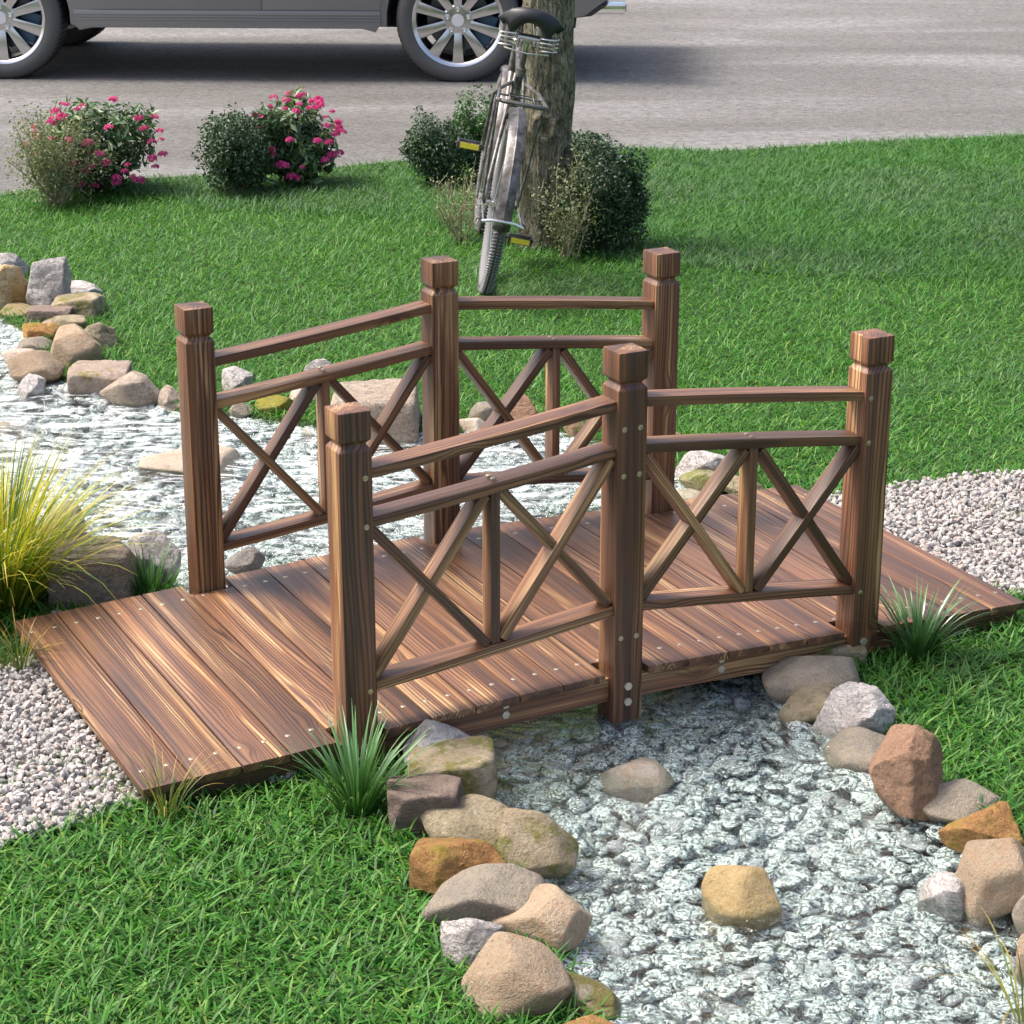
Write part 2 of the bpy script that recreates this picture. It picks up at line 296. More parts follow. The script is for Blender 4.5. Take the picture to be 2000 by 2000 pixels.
# ---------------------------------------------------------------- object helpers
def link(o, parent=None):
    COL.objects.link(o)
    if parent is not None: o.parent = parent
    return o
def tag(o, label=None, cat=None, group=None, kind=None):
    if label: o['label'] = label
    if cat: o['category'] = cat
    if group: o['group'] = group
    if kind: o['kind'] = kind
    return o
def empty(name, loc=(0, 0, 0), rot=(0, 0, 0)):
    o = bpy.data.objects.new(name, None); o.location = loc; o.rotation_euler = rot; o.empty_display_size = 0.1
    return link(o)
def arr_mesh(name, V, F, mat, parent=None, smooth=True, uv=None):
    V = np.asarray(V, np.float32); F = np.asarray(F, np.int32); k = F.shape[1]
    me = bpy.data.meshes.new(name)
    me.vertices.add(len(V)); me.vertices.foreach_set('co', V.ravel())
    me.loops.add(F.size); me.loops.foreach_set('vertex_index', F.ravel())
    me.polygons.add(len(F)); me.polygons.foreach_set('loop_start', np.arange(0, F.size, k, dtype=np.int32))
    if uv is not None:
        u = me.uv_layers.new(name='UVMap'); u.data.foreach_set('uv', np.asarray(uv, np.float32)[F.ravel()].ravel())
    me.update(calc_edges=True)
    me.polygons.foreach_set('use_smooth', np.full(len(F), smooth)); me.materials.append(mat)
    return link(bpy.data.objects.new(name, me), parent)
class MB:
    def __init__(s): s.v = []; s.f = []
    def add(s, V, F):
        o = len(s.v); s.v += [tuple(map(float, p)) for p in V]; s.f += [tuple(i+o for i in f) for f in F]; return s
    def box(s, x0, x1, y0, y1, z0, z1, M=None):
        P = [(x, y, z) for x in (x0, x1) for y in (y0, y1) for z in (z0, z1)]
        if M is not None: P = [tuple(M @ Vector(p)) for p in P]
        return s.add(P, [(0, 1, 3, 2), (4, 6, 7, 5), (0, 4, 5, 1), (2, 3, 7, 6), (0, 2, 6, 4), (1, 5, 7, 3)])
    def tube(s, pts, r, n=8, caps=True):
        pts = [Vector(p) for p in pts]; rs = r if isinstance(r, (list, tuple)) else [r]*len(pts)
        V = []; up = None
        for i, p in enumerate(pts):
            t = (pts[min(i+1, len(pts)-1)] - pts[max(i-1, 0)])
            t = t.normalized() if t.length > 1e-9 else Vector((0, 0, 1))
            if up is None: up = t.orthogonal().normalized()
            up = (up - t*up.dot(t)); up = up.normalized() if up.length > 1e-6 else t.orthogonal().normalized()
            q = t.cross(up)
            for k in range(n):
                a = 2*math.pi*k/n; V.append(p + (up*math.cos(a) + q*math.sin(a))*rs[i])
        F = [(i*n+k, i*n+(k+1) % n, (i+1)*n+(k+1) % n, (i+1)*n+k) for i in range(len(pts)-1) for k in range(n)]
        if caps: F += [tuple(range(n))[::-1], tuple((len(pts)-1)*n+k for k in range(n))]
        return s.add(V, F)
    def lathe(s, prof, n=48, axis='Y', c=(0, 0, 0), closed=False):
        V = []; m_ = len(prof)
        for k in range(n):
            a = 2*math.pi*k/n
            for (r, h) in prof:
                if axis == 'Y': V.append((c[0]+r*math.cos(a), c[1]+h, c[2]+r*math.sin(a)))
                else: V.append((c[0]+r*math.cos(a), c[1]+r*math.sin(a), c[2]+h))
        F = []
        for k in range(n):
            for i in range(m_ if closed else m_-1):
                j = (i+1) % m_; F.append((k*m_+i, k*m_+j, ((k+1) % n)*m_+j, ((k+1) % n)*m_+i))
        return s.add(V, F)
    def prism(s, poly, y0, y1):      # polygon in x,z extruded along y
        n = len(poly)
        V = [(x, y0, z) for x, z in poly] + [(x, y1, z) for x, z in poly]
        return s.add(V, [tuple(range(n)), tuple(range(n, 2*n))[::-1]] + [(i, i+n, (i+1) % n + n, (i+1) % n) for i in range(n)])
    def build(s, name, mat, parent=None, bevel=0.0, smooth=False, loc=None, rot=None, angle=None):
        me = bpy.data.meshes.new(name); me.from_pydata(s.v, [], s.f); me.validate()
        bm = bmesh.new(); bm.from_mesh(me)
        bmesh.ops.recalc_face_normals(bm, faces=bm.faces)
        if bevel: bmesh.ops.bevel(bm, geom=[e for e in bm.edges if len(e.link_faces) == 2 and e.calc_face_angle(0) > 0.5], offset=bevel, segments=2, affect='EDGES', profile=0.6)
        if smooth or angle:
            lim = angle or R(40)
            for f in bm.faces: f.smooth = True
            for e in bm.edges:
                if len(e.link_faces) == 2 and e.calc_face_angle(0) > lim: e.smooth = False
        bm.to_mesh(me); bm.free(); me.materials.append(mat)
        o = bpy.data.objects.new(name, me)
        if loc is not None: o.location = loc
        if rot is not None: o.rotation_euler = rot
        return link(o, parent)
def ico(sub):
    bm = bmesh.new(); bmesh.ops.create_icosphere(bm, subdivisions=sub, radius=1.0)
    V = np.array([v.co[:] for v in bm.verts]); F = np.array([[v.index for v in f.verts] for f in bm.faces]); bm.free(); return V, F
ICO = {k: ico(k) for k in (1, 2, 3, 5)}
def in_poly(x, y, P):
    P = np.asarray(P); ins = np.zeros(x.shape, bool); j = len(P)-1
    for i in range(len(P)):
        xi, yi = P[i]; xj, yj = P[j]
        c = ((yi > y) != (yj > y)) & (x < (xj-xi)*(y-yi)/(yj-yi+1e-12)+xi); ins ^= c; j = i
    return ins
def poly_dist(x, y, P):
    P = np.asarray(P); d = np.full(x.shape, 1e9)
    for i in range(len(P)):
        a = P[i-1]; b = P[i]; ab = b-a; t = np.clip(((x-a[0])*ab[0]+(y-a[1])*ab[1])/(ab@ab+1e-12), 0, 1)
        d = np.minimum(d, np.hypot(x-a[0]-t*ab[0], y-a[1]-t*ab[1]))
    return d
def fbm(P, seed, octaves=4, f0=1.0, gain=0.5):
    g = np.random.default_rng(seed); out = np.zeros(len(P)); a = 1.0
    for o in range(octaves):
        for _ in range(5):
            k = g.normal(size=3); k = k/np.linalg.norm(k)*f0*g.uniform(.7, 1.4); out += a*np.sin(P@k + g.uniform(0, 6.28))/5
        f0 *= 2.05; a *= gain
    return out

# plan of the place, in metres
POLY={
'stream' : [(-0.649, -1.179), (-0.627, -0.932), (-0.578, -0.707), (-0.534, -0.539), (-0.54, -0.354), (-0.518, -0.144), (-0.444, 0.089), (-0.558, 0.477), (-0.609, 0.948), (-0.654, 1.16), (-0.779, 1.224), (-0.9, 1.445), (-1.078, 1.576), (-1.56, 1.904), (-1.094, 4.926), (-0.381, 4.295), (-0.296, 3.753), (-0.371, 3.165), (-0.151, 2.66), (0.084, 2.417), (0.232, 2.193), (0.568, 2.023), (0.816, 1.956), (0.955, 1.599), (0.941, 1.339), (0.978, 1.07), (0.849, 0.599), (0.564, 0.175), (0.363, -0.204), (0.334, -0.523), (0.352, -0.735), (0.283, -0.931), (0.258, -1.191), (0.152, -1.416), (0.086, -1.551)] ,
'gravel_left' : [(-1.289, 0.801), (-1.079, 0.888), (-0.963, 1.128), (-0.684, 0.808), (-0.648, 0.137), (-0.75, -0.0), (-0.922, 0.01), (-1.117, 0.034), (-1.258, 0.01), (-1.383, -0.008), (-1.539, -0.052)] ,
'gravel_right' : [(1.093, 0.988), (1.398, 0.98), (1.647, 0.955), (1.834, 0.912), (2.194, 0.888), (2.58, 0.666), (1.783, 0.044), (1.24, 0.085), (1.103, 0.211), (0.794, 0.426)] ,
'road_edge' : [(-0.642, 6.429), (-0.218, 6.278), (0.225, 6.183), (0.827, 6.326), (1.269, 6.202), (1.857, 6.122), (2.37, 6.134), (2.758, 5.999), (3.258, 5.951), (3.745, 5.656), (4.314, 5.579), (4.873, 5.462), (5.436, 5.33), (5.959, 5.135), (6.823, 4.909)] ,
}
STONES = [
('rock', 'grey_white', -0.481, -0.042, 0.033, 0.087, 0.07, 0.066, 'grey white jagged rock tucked against the near deck edge beside the dark grass clump'),
('block', 'tan_moss', -0.491, -0.147, 0.029, 0.095, 0.076, 0.058, 'squarish tan block with green moss on its face beside the near deck edge'),
('slab', 'mauve_brown', -0.602, -0.254, 0.025, 0.074, 0.059, 0.05, 'purplish brown slab right of the dark grass clump below the squarish tan block'),
('round', 'tan_olive', -0.567, -0.349, 0.021, 0.109, 0.076, 0.042, 'long low olive tan boulder below the purplish brown slab'),
('round', 'tan_moss', -0.486, -0.5, 0.017, 0.081, 0.065, 0.075, 'rounded tan boulder with bright yellow green moss on its left side, at the water edge'),
('rock', 'orange_moss', -0.658, -0.506, 0.028, 0.093, 0.074, 0.056, 'rusty orange pitted rock on the lawn edge left of the mossy rounded boulder'),
('round', 'grey_tan', -0.643, -0.639, 0.024, 0.12, 0.067, 0.048, 'flat oval grey boulder just below the rusty orange rock'),
('round', 'pink_tan', -0.588, -0.737, 0.011, 0.096, 0.077, 0.061, 'large smooth pinkish tan boulder reaching into the near stream on the left bank'),
('rock', 'grey_white', -0.748, -0.755, 0.023, 0.061, 0.049, 0.046, 'small white angular rock on the lawn between the oval grey and the big tan boulders'),
('round', 'pink_tan', -0.725, -0.916, 0.031, 0.099, 0.079, 0.061, 'largest tan boulder on the near left bank, below the small white angular rock'),
('round', 'tan_moss_dark', -0.64, -0.955, -0.006, 0.072, 0.057, 0.028, 'dark mossy grey boulder at the bottom of the near left bank'),
('rock', 'orange_moss', -0.685, -1.084, 0.012, 0.056, 0.045, 0.023, 'orange rock cut by the bottom edge of the picture'),
('flat', 'pink_white', -0.104, -0.24, -0.022, 0.08, 0.064, 0.056, 'flat pale pinkish rock lying in the stream just below the bridge'),
('round', 'ochre', -0.204, -0.788, -0.02, 0.073, 0.059, 0.06, 'smooth yellow ochre boulder alone in the middle of the near stream'),
('round', 'olive_shade', 0.436, 0.087, 0.013, 0.042, 0.034, 0.026, 'small olive stone under the right half of the deck'),
('block', 'tan_moss', 0.569, 0.033, 0.015, 0.08, 0.031, 0.031, 'pale mossy block wedged under the deck beside the right front post'),
('round', 'grey_tan', 0.45, -0.07, 0.013, 0.118, 0.082, 0.046, 'big smooth grey brown boulder in front of the right front post'),
('round', 'tan_olive', 0.385, -0.165, 0.001, 0.086, 0.069, 0.041, 'tan stone half behind the white craggy rock on the right bank'),
('rock', 'grey_white', 0.41, -0.278, 0.021, 0.091, 0.073, 0.063, 'craggy white rock on the right bank below the bridge'),
('round', 'grey_tan', 0.358, -0.403, -0.003, 0.092, 0.068, 0.035, 'oval sandy stone between the craggy white and the red brown rocks'),
('rock', 'red_brown', 0.294, -0.615, 0.04, 0.079, 0.063, 0.099, 'big reddish brown angular rock on the right bank'),
('round', 'grey_tan', 0.364, -0.681, -0.001, 0.097, 0.067, 0.038, 'smooth oval grey stone right of the reddish brown angular rock'),
('rock', 'orange_moss', 0.31, -0.833, 0.021, 0.087, 0.069, 0.042, 'yellow and orange lumpy rock at the right edge of the near stream'),
('round', 'pink_tan', 0.212, -1.002, 0.029, 0.084, 0.067, 0.078, 'large peach coloured boulder at the right edge of the picture'),
('rock', 'grey_white', 0.144, -0.953, -0.011, 0.06, 0.048, 0.059, 'white angular rock standing in the water before the peach coloured boulder'),
('round', 'grey_tan', 0.213, -1.103, 0.002, 0.034, 0.028, 0.044, 'grey stone cut by the right edge below the peach boulder'),
('round', 'pink_tan', 0.11, -1.229, 0.009, 0.041, 0.033, 0.059, 'lowest tan stone cut by the right edge of the picture'),
('rock', 'grey_white', -0.142, 4.616, 0.029, 0.078, 0.062, 0.059, 'grey white rock at the far left edge topmost of the left bank'),
('rock', 'yellow_orange', -0.271, 4.177, 0.048, 0.087, 0.07, 0.097, 'yellow and cream cracked boulder at the left edge of the far bank'),
('rock', 'grey_white', -0.136, 4.063, 0.058, 0.083, 0.066, 0.116, 'tallest white rock of the far left bank with a rounded peak'),
('rock', 'grey_white', -0.019, 4.159, 0.019, 0.098, 0.067, 0.038, 'low white rock behind the pale squared block on the far left bank'),
('block', 'tan_moss', -0.072, 3.92, 0.025, 0.092, 0.074, 0.05, 'pale squared block with moss on the far left lawn edge'),
('round', 'ochre_wet', -0.266, 4.061, -0.008, 0.086, 0.069, 0.044, 'ochre stone half under water at the far left edge'),
('slab', 'mauve_brown', -0.191, 3.875, 0.016, 0.082, 0.049, 0.032, 'purplish brown slab just below the pale squared block of the far left bank'),
('round', 'tan_olive', -0.182, 3.703, 0.018, 0.092, 0.041, 0.035, 'flat olive tan stone under the purplish brown slab of the far left bank'),
('rock', 'orange_moss', -0.272, 3.685, 0.009, 0.075, 0.06, 0.038, 'orange rusty rock at the far left water edge'),
('rock', 'tan_olive', -0.135, 3.466, 0.03, 0.072, 0.057, 0.059, 'grey tan wedge shaped rock reaching furthest onto the far left lawn'),
('round', 'grey_tan', -0.327, 3.559, -0.001, 0.066, 0.053, 0.039, 'grey oval stone below the orange rock on the far left bank'),
('round', 'pink_tan', -0.277, 3.28, 0.038, 0.093, 0.075, 0.076, 'big cracked tan boulder in the middle of the far left bank'),
('round', 'pink_white', -0.409, 3.446, -0.013, 0.068, 0.054, 0.035, 'whitish stone in the water behind the long tan boulder'),
('round', 'pink_tan', -0.427, 3.173, 0.02, 0.098, 0.079, 0.06, 'long tan boulder with moss at its foot, lowest of the far left pile'),
('rock', 'grey_white', -0.476, 3.042, -0.004, 0.055, 0.044, 0.053, 'small white rock standing in the water before the far left pile'),
('slab', 'mauve_moss', -0.27, 3.008, 0.011, 0.1, 0.08, 0.043, 'pinkish slab with mossy spots along the far water edge'),
('round', 'grey_brown', -0.217, 2.817, 0.012, 0.104, 0.083, 0.064, 'large banded grey brown boulder on the far bank left of the bridge'),
('round', 'grey_brown', -0.133, 2.705, 0.006, 0.047, 0.038, 0.051, 'small brown stone between the banded boulder and the left rear post'),
('rock', 'pink_white', -0.083, 2.685, -0.011, 0.071, 0.056, 0.037, 'pale wedge rock in the water behind the left rear post'),
('rock', 'grey_white', 0.109, 2.76, 0.027, 0.06, 0.048, 0.054, 'white pointed rock seen between the two left rear rails'),
('round', 'grey_tan', 0.032, 2.506, -0.006, 0.042, 0.033, 0.029, 'small grey stone at the waterline left of the yellow mossy rock'),
('round', 'moss_yellow', 0.137, 2.484, 0.004, 0.066, 0.053, 0.047, 'rock covered in yellow green moss behind the rear left railing'),
('rock', 'grey_white', 0.404, 2.764, 0.018, 0.051, 0.04, 0.037, 'grey white rock on the far lawn edge above the rear left middle rail'),
('round', 'pink_white', 0.269, 2.562, -0.002, 0.053, 0.043, 0.037, 'pale stone left of the large cracked block'),
('block', 'grey_brown', 0.349, 2.162, 0.023, 0.137, 0.11, 0.106, 'largest squared cracked block of the far bank behind the rear railing'),
('round', 'pink_white', 0.168, 2.269, -0.029, 0.039, 0.031, 0.023, 'little pinkish stone in the water before the large cracked block'),
('round', 'grey_tan', 0.677, 2.062, 0.021, 0.061, 0.049, 0.041, 'grey rounded stone on the far bank right of the middle rear post'),
('flat', 'pink_white', 0.616, 2.024, 0.006, 0.054, 0.043, 0.051, 'pale flat stone at the waterline right of the middle rear post'),
('pyramid', 'red_brown', 0.761, 1.977, 0.038, 0.067, 0.054, 0.077, 'orange brown peaked rock seen through the rear right crossed braces'),
('round', 'red_brown', 0.88, 1.869, 0.006, 0.035, 0.028, 0.032, 'small brown stone behind the near middle post'),
('rock', 'red_brown', 1.022, 1.536, 0.025, 0.033, 0.027, 0.05, 'reddish brown rock behind the right rear post'),
('rock', 'grey_white', 0.99, 1.302, 0.023, 0.083, 0.066, 0.046, 'white craggy rock right of the right rear post'),
('round', 'moss_tan', 0.944, 1.215, 0.012, 0.073, 0.059, 0.043, 'rounded stone with yellow green moss right of the right rear post'),
('round', 'tan_olive', 1.019, 1.147, 0.014, 0.062, 0.05, 0.027, 'tan stone touching the far deck edge under the right rear railing'),
('flat', 'tan_pale', 0.865, 1.16, 0.004, 0.072, 0.05, 0.029, 'pale low stone along the far deck edge below the mossy stone'),
('flat', 'pink_white', -0.636, 2.769, -0.032, 0.067, 0.053, 0.037, 'pale peach stone in the stream at the left edge'),
('flat', 'pink_pale', -0.271, 2.155, -0.022, 0.147, 0.118, 0.056, 'big pale boulder half drowned in the stream behind the left rear post'),
('block', 'grey_brown', -0.837, 1.18, 0.046, 0.102, 0.081, 0.092, 'big weathered squared block between the tall yellow grass and the deck'),
('rock', 'grey_white', -0.662, 1.247, 0.029, 0.07, 0.056, 0.077, 'whitish rock behind the short green tuft beside the left rear post'),
('round', 'grey_dark', -0.437, 1.206, 0.009, 0.051, 0.041, 0.037, 'grey rounded stone against the far deck edge left of centre'),
('round', 'grey_brown', -0.793, 1.616, 0.027, 0.064, 0.051, 0.074, 'brown stone hidden behind the tall yellow grass at the stream edge'),
]

# ---------------------------------------------------------------- ground, road, stream water
STREAM = POLY['stream']
def sdist_stream(x, y):
    d = poly_dist(x, y, STREAM); ins = in_poly(x, y, STREAM); return np.where(ins, -d, d)
def ground_h(x, y):
    s = sdist_stream(x, y)
    t = np.clip((0.03 - s)/0.14, 0, 1); t = t*t*(3-2*t)
    h = -0.075*t
    P = np.stack([x, y, x*0], -1)
    return h + np.where(s > 0.15, 0.004*fbm(P, 3, 3, 3.0), 0)
xs = np.concatenate([-np.geomspace(150, 2.2, 22), np.arange(-2.1, 3.2, 0.03), np.geomspace(3.3, 150, 24)])
ys = np.concatenate([-np.geomspace(150, 2.2, 22), np.arange(-2.1, 5.0, 0.03), np.geomspace(5.1, 150, 24)])
X, Y = np.meshgrid(xs, ys, indexing='ij'); shp = X.shape
Z = ground_h(X.ravel(), Y.ravel())
nx, ny = shp; I = np.arange(nx*ny).reshape(nx, ny)
F = np.stack([I[:-1, :-1], I[1:, :-1], I[1:, 1:], I[:-1, 1:]], -1).reshape(-1, 4)
Vg = np.stack([X.ravel(), Y.ravel(), Z], -1)
cc = Vg[F].mean(1)
o = arr_mesh('ground', Vg, F, MT['soil']); tag(o, kind='structure')
o.data.materials.append(MT['bed'])
o.data.polygons.foreach_set('material_index', (cc[:, 2] < -0.03).astype(np.int32))

edge = POLY['road_edge']
E_ = [(-60, 30)] + [(-3.0, 7.3)] + edge + [(9.5, 4.0), (70, -24)]
rv = []; rf = []
for i, (x, y) in enumerate(E_):
    rv += [(x, y, 0.006), (x + 55, y + 105, 0.006)]
    if i: rf.append((2*i-2, 2*i, 2*i+1, 2*i-1))
o = arr_mesh('road', rv, rf, MT['asphalt'], smooth=False); tag(o, kind='structure')

# water sheet: grid clipped to the stream, gently uneven
gx = np.arange(-1.9, 1.15, 0.025); gy = np.arange(-1.9, 5.2, 0.025)
X, Y = np.meshgrid(gx, gy, indexing='ij'); sd = sdist_stream(X.ravel(), Y.ravel())
I = np.arange(X.size).reshape(X.shape); F = np.stack([I[:-1, :-1], I[1:, :-1], I[1:, 1:], I[:-1, 1:]], -1).reshape(-1, 4)
keep = (sd[F] < 0.03).all(1)
P = np.stack([X.ravel(), Y.ravel(), X.ravel()*0], -1)
P[:, 2] = -0.010 + 0.0022*fbm(P, 11, 3, 9.0)
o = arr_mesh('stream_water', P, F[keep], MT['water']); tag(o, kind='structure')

# ---------------------------------------------------------------- the wooden garden bridge
bridge = empty('garden_bridge')
tag(bridge, 'stained wooden garden bridge with two cross braced railings over the stream', 'bridge')
S, W, PW = 0.6252, 0.9112, 0.070
PITCH_B = S/6
KX = [0, 0.05, 0.26, 0.47, 0.78, 1.10]; KZ = [0.1005, 0.0998, 0.0945, 0.0858, 0.0718, 0.0608]
def deck_z(x): return float(np.interp(abs(x), KX, KZ))

def screw_mesh():
    b = MB(); b.lathe([(0.0, 0.0010), (0.0050, 0.0009), (0.0060, 0.0004), (0.0062, -0.002)], 14, 'Z')
    me_o = b.build('screw', MT['screw'], None, smooth=True); return me_o
def cross_mesh():
    b = MB(); b.box(-0.0040, 0.0040, -0.0008, 0.0008, 0.0016, 0.0026); b.box(-0.0008, 0.0008, -0.0040, 0.0040, 0.0016, 0.0025)
    return b
_sc = screw_mesh(); SCREW = _sc.data; bpy.data.objects.remove(_sc)
b = MB(); b.add([(0.0095*math.cos(R(60*i)), 0.0095*math.sin(R(60*i)), z) for z in (-0.004, 0.0045) for i in range(6)],
      [(0, 1, 2, 3, 4, 5), (11, 10, 9, 8, 7, 6)] + [(i, (i+1) % 6, (i+1) % 6+6, i+6) for i in range(6)])
_h = b.build('hex_bolt', MT['zinc'], None, bevel=0.0008); HEX = _h.data; bpy.data.objects.remove(_h)
def put(name, mesh, parent, M):
    o = bpy.data.objects.new(name, mesh); COL.objects.link(o); o.parent = parent
    o.matrix_parent_inverse = Matrix.Identity(4); o.matrix_basis = M; return o
def local_of(parent_M, M): return parent_M.inverted() @ M

def beam(name, p0, p1, yc, wy, th, mat='wood', bev=0.0018, sag=0.0):
    x0, z0 = p0; x1, z1 = p1; L = math.hypot(x1-x0, z1-z0); n = 12 if sag else 1
    V = []; F = []
    for i in range(n+1):
        t = i/n; x = -L/2 + L*t; zo = sag*4*t*(1-t)
        V += [(x, -wy/2, -th/2+zo), (x, wy/2, -th/2+zo), (x, wy/2, th/2+zo), (x, -wy/2, th/2+zo)]
    for i in range(n):
        a = 4*i
        for k in range(4): F.append((a+k, a+(k+1) % 4, a+4+(k+1) % 4, a+4+k))
    F += [(3, 2, 1, 0), (4*n, 4*n+1, 4*n+2, 4*n+3)]
    b = MB(); b.add(V, F)
    return b.build(name, MT[mat], bridge, bevel=bev, loc=((x0+x1)/2, yc, (z0+z1)/2), rot=(0, -math.atan2(z1-z0, x1-x0), 0), angle=R(35))

def post(x, y, h):
    n = PW/2; g = n - 0.0085
    b = MB(); V = []
    rings = [(-0.02, n), (h-0.0805, n), (h-0.0700, g), (h-0.0675, g), (h-0.0585, n), (h, n)]
    for (t, r) in rings: V += [(t, -r, -r), (t, r, -r), (t, r, r), (t, -r, r)]
    F = [(4*i+k, 4*i+(k+1) % 4, 4*i+4+(k+1) % 4, 4*i+4+k) for i in range(len(rings)-1) for k in range(4)]
    F += [(0, 1, 2, 3), tuple(4*(len(rings)-1)+k for k in (3, 2, 1, 0))]
    b.add(V, F)
    return b.build('post', MT['post_wood'], bridge, bevel=0.0022, loc=(x, y + n, 0), rot=(0, -math.pi/2, 0), angle=R(30))
def front_fix(p, mesh, name, x, y, z):      # fixing on the outer face of a post
    M = Matrix.Translation((x, y, z)) @ Matrix.Rotation(R(90), 4, 'X')
    PM = Matrix.Translation(p.location) @ p.rotation_euler.to_matrix().to_4x4()
    return put(name, mesh, p, local_of(PM, M))
SL = 0.1135
def z_top(x): return 0.6905 - SL*(abs(x)-0.0355)      # undersides of the three rails
def z_mid(x): return 0.5880 - SL*(abs(x)-0.0355)
def z_low(x): return 0.2315 - SL*(abs(x)-0.0355)
TH = 0.0215
for side, y0 in enumerate((0.0, W)):
    for i in (-1, 0, 1):
        h = 0.7714 if i else 0.8151
        p = post(i*S, y0, h)
        if side == 0:
            if i == 0:
                for sx in (-1, 1):
                    for zf in (z_top(0.035), z_mid(0.035), None):
                        front_fix(p, SCREW, 'screw', sx*0.0190, y0, (zf + TH*0.35 - 0.048) if zf else 0.180)
                front_fix(p, HEX, 'hex_bolt', 0.0, y0, 0.0652); front_fix(p, HEX, 'hex_bolt', 0.0, y0, 0.0283)
            else:
                for zf in (z_top(S), z_mid(S), z_low(S)):
                    front_fix(p, SCREW, 'screw', i*(S-0.020), y0, zf + TH*0.45)
                front_fix(p, HEX, 'hex_bolt', i*(S-0.004), y0, 0.052)
        else:
            Mb = Matrix.Translation((i*S, y0+PW, 0.05)) @ Matrix.Rotation(R(-90), 4, 'X')
            PM = Matrix.Translation(p.location) @ p.rotation_euler.to_matrix().to_4x4()
            put('hex_bolt', HEX, p, local_of(PM, Mb))
    yc = y0 + 0.008 + 0.028
    for sg in (-1, 1):
        a, c = 0.034, S - 0.034
        for nm, fz in (('top_rail', z_top), ('middle_rail', z_mid), ('bottom_rail', z_low)):
            r_ = beam(nm, (sg*a, fz(a)+TH/2), (sg*c, fz(c)+TH/2) , yc, 0.056, TH, sag=0.0025)
            if nm == 'middle_rail':
                for dy in (-0.011, 0.011):
                    xm = sg*(a+c)/2
                    M = Matrix.Translation((xm, yc+dy, fz(xm)+TH+0.004)) @ Matrix.Rotation(sg*math.atan(SL), 4, 'Y')
                    PM = Matrix.Translation(r_.location) @ r_.rotation_euler.to_matrix().to_4x4()
                    put('screw', SCREW, r_, local_of(PM, M))
        xm = (a+c)/2
        lowt = lambda x: z_low(x) + TH
        beam('upright', (sg*xm, lowt(xm)-0.002), (sg*xm, z_mid(xm)+0.006), y0+0.034, 0.042, 0.021)
        e = 0.012
        hw = 0.014
        for (xa, xb) in ((a, xm-hw), (xm+hw, c)):
            lo, hi = xa+0.006, xb-0.002
            front_desc = (xa == a)        # in the half by the middle post the falling brace passes in front
            for down in (True, False):
                za, zb = (z_mid(lo)-e*0.35, lowt(hi)+e*0.35) if down else (lowt(lo)+e*0.35, z_mid(hi)-e*0.35)
                fr_ = (down == front_desc)
                beam('cross_brace', (sg*lo, za), (sg*hi, zb), y0 + (0.0315 if fr_ else 0.0355), 0.043 if fr_ else 0.041, 0.0205 if fr_ else 0.021)

# deck boards
BT = 0.0175
for k in range(21):
    xc = (k-10)*PITCH_B
    short = k in (4, 10, 16)
    ya, yb = (0.0745, W-0.0045) if short else (0.0034, W+PW-0.0034)
    za, zb = deck_z(xc-PITCH_B/2), deck_z(xc+PITCH_B/2)
    if k == 10: za = zb = deck_z(0.05)
    sl = math.atan2(zb-za, PITCH_B)
    L = yb-ya; wd = PITCH_B-0.0034
    b = MB(); b.box(-L/2, L/2, -wd/2, wd/2, -BT, 0)
    Mx = Matrix.Translation((xc, (ya+yb)/2, (za+zb)/2)) @ Matrix.Rotation(-sl, 4, 'Y') @ Matrix.Rotation(R(90), 4, 'Z')
    o = b.build('deck_board', MT['wood'], bridge, bevel=0.0013, angle=R(35)); o.matrix_basis = Mx
    for sy in (0.086, W+PW-0.086):
        for sx in (-0.026, 0.026):
            if short and sy > 0.5: pass
            M = Matrix.Translation((sy-(ya+yb)/2, sx, -0.0004)) @ Matrix.Rotation(random.random()*6, 4, 'Z')
            put('screw', SCREW, o, M)
# stringers under the deck
for (yc, wy) in ((0.036, 0.026), (0.49, 0.026), (W+PW-0.036, 0.026)):
    xs_ = np.linspace(-1.083, 1.083, 23)
    up = [(x, deck_z(x)-BT-0.0015) for x in xs_]; lo = [(x, max(-0.015, deck_z(x)-BT-0.0560)) for x in xs_[::-1]]
    b = MB(); n = len(up)
    V = [(x, -wy/2, z) for x, z in up] + [(x, -wy/2, z) for x, z in lo[::-1]] + [(x, wy/2, z) for x, z in up] + [(x, wy/2, z) for x, z in lo[::-1]]
    F = []
    for i in range(n-1):
        F += [(i, i+1, n+i+1, n+i), (2*n+i, 3*n+i, 3*n+i+1, 2*n+i+1), (i, 2*n+i, 2*n+i+1, i+1), (n+i, n+i+1, 3*n+i+1, 3*n+i)]
    F += [(0, n, 3*n, 2*n), (n-1, 3*n-1, 4*n-1, 2*n-1)]
    b.add(V, F); o = b.build('stringer', MT['post_wood'], bridge, loc=(0, yc, 0))
    if yc < 0.1:
        for sx in (-0.286, 0.252):
            for zz in (0.0475, 0.0715):
                M = Matrix.Translation((sx, -wy/2, zz)) @ Matrix.Rotation(R(90), 4, 'X'); put('hex_bolt', HEX, o, M)

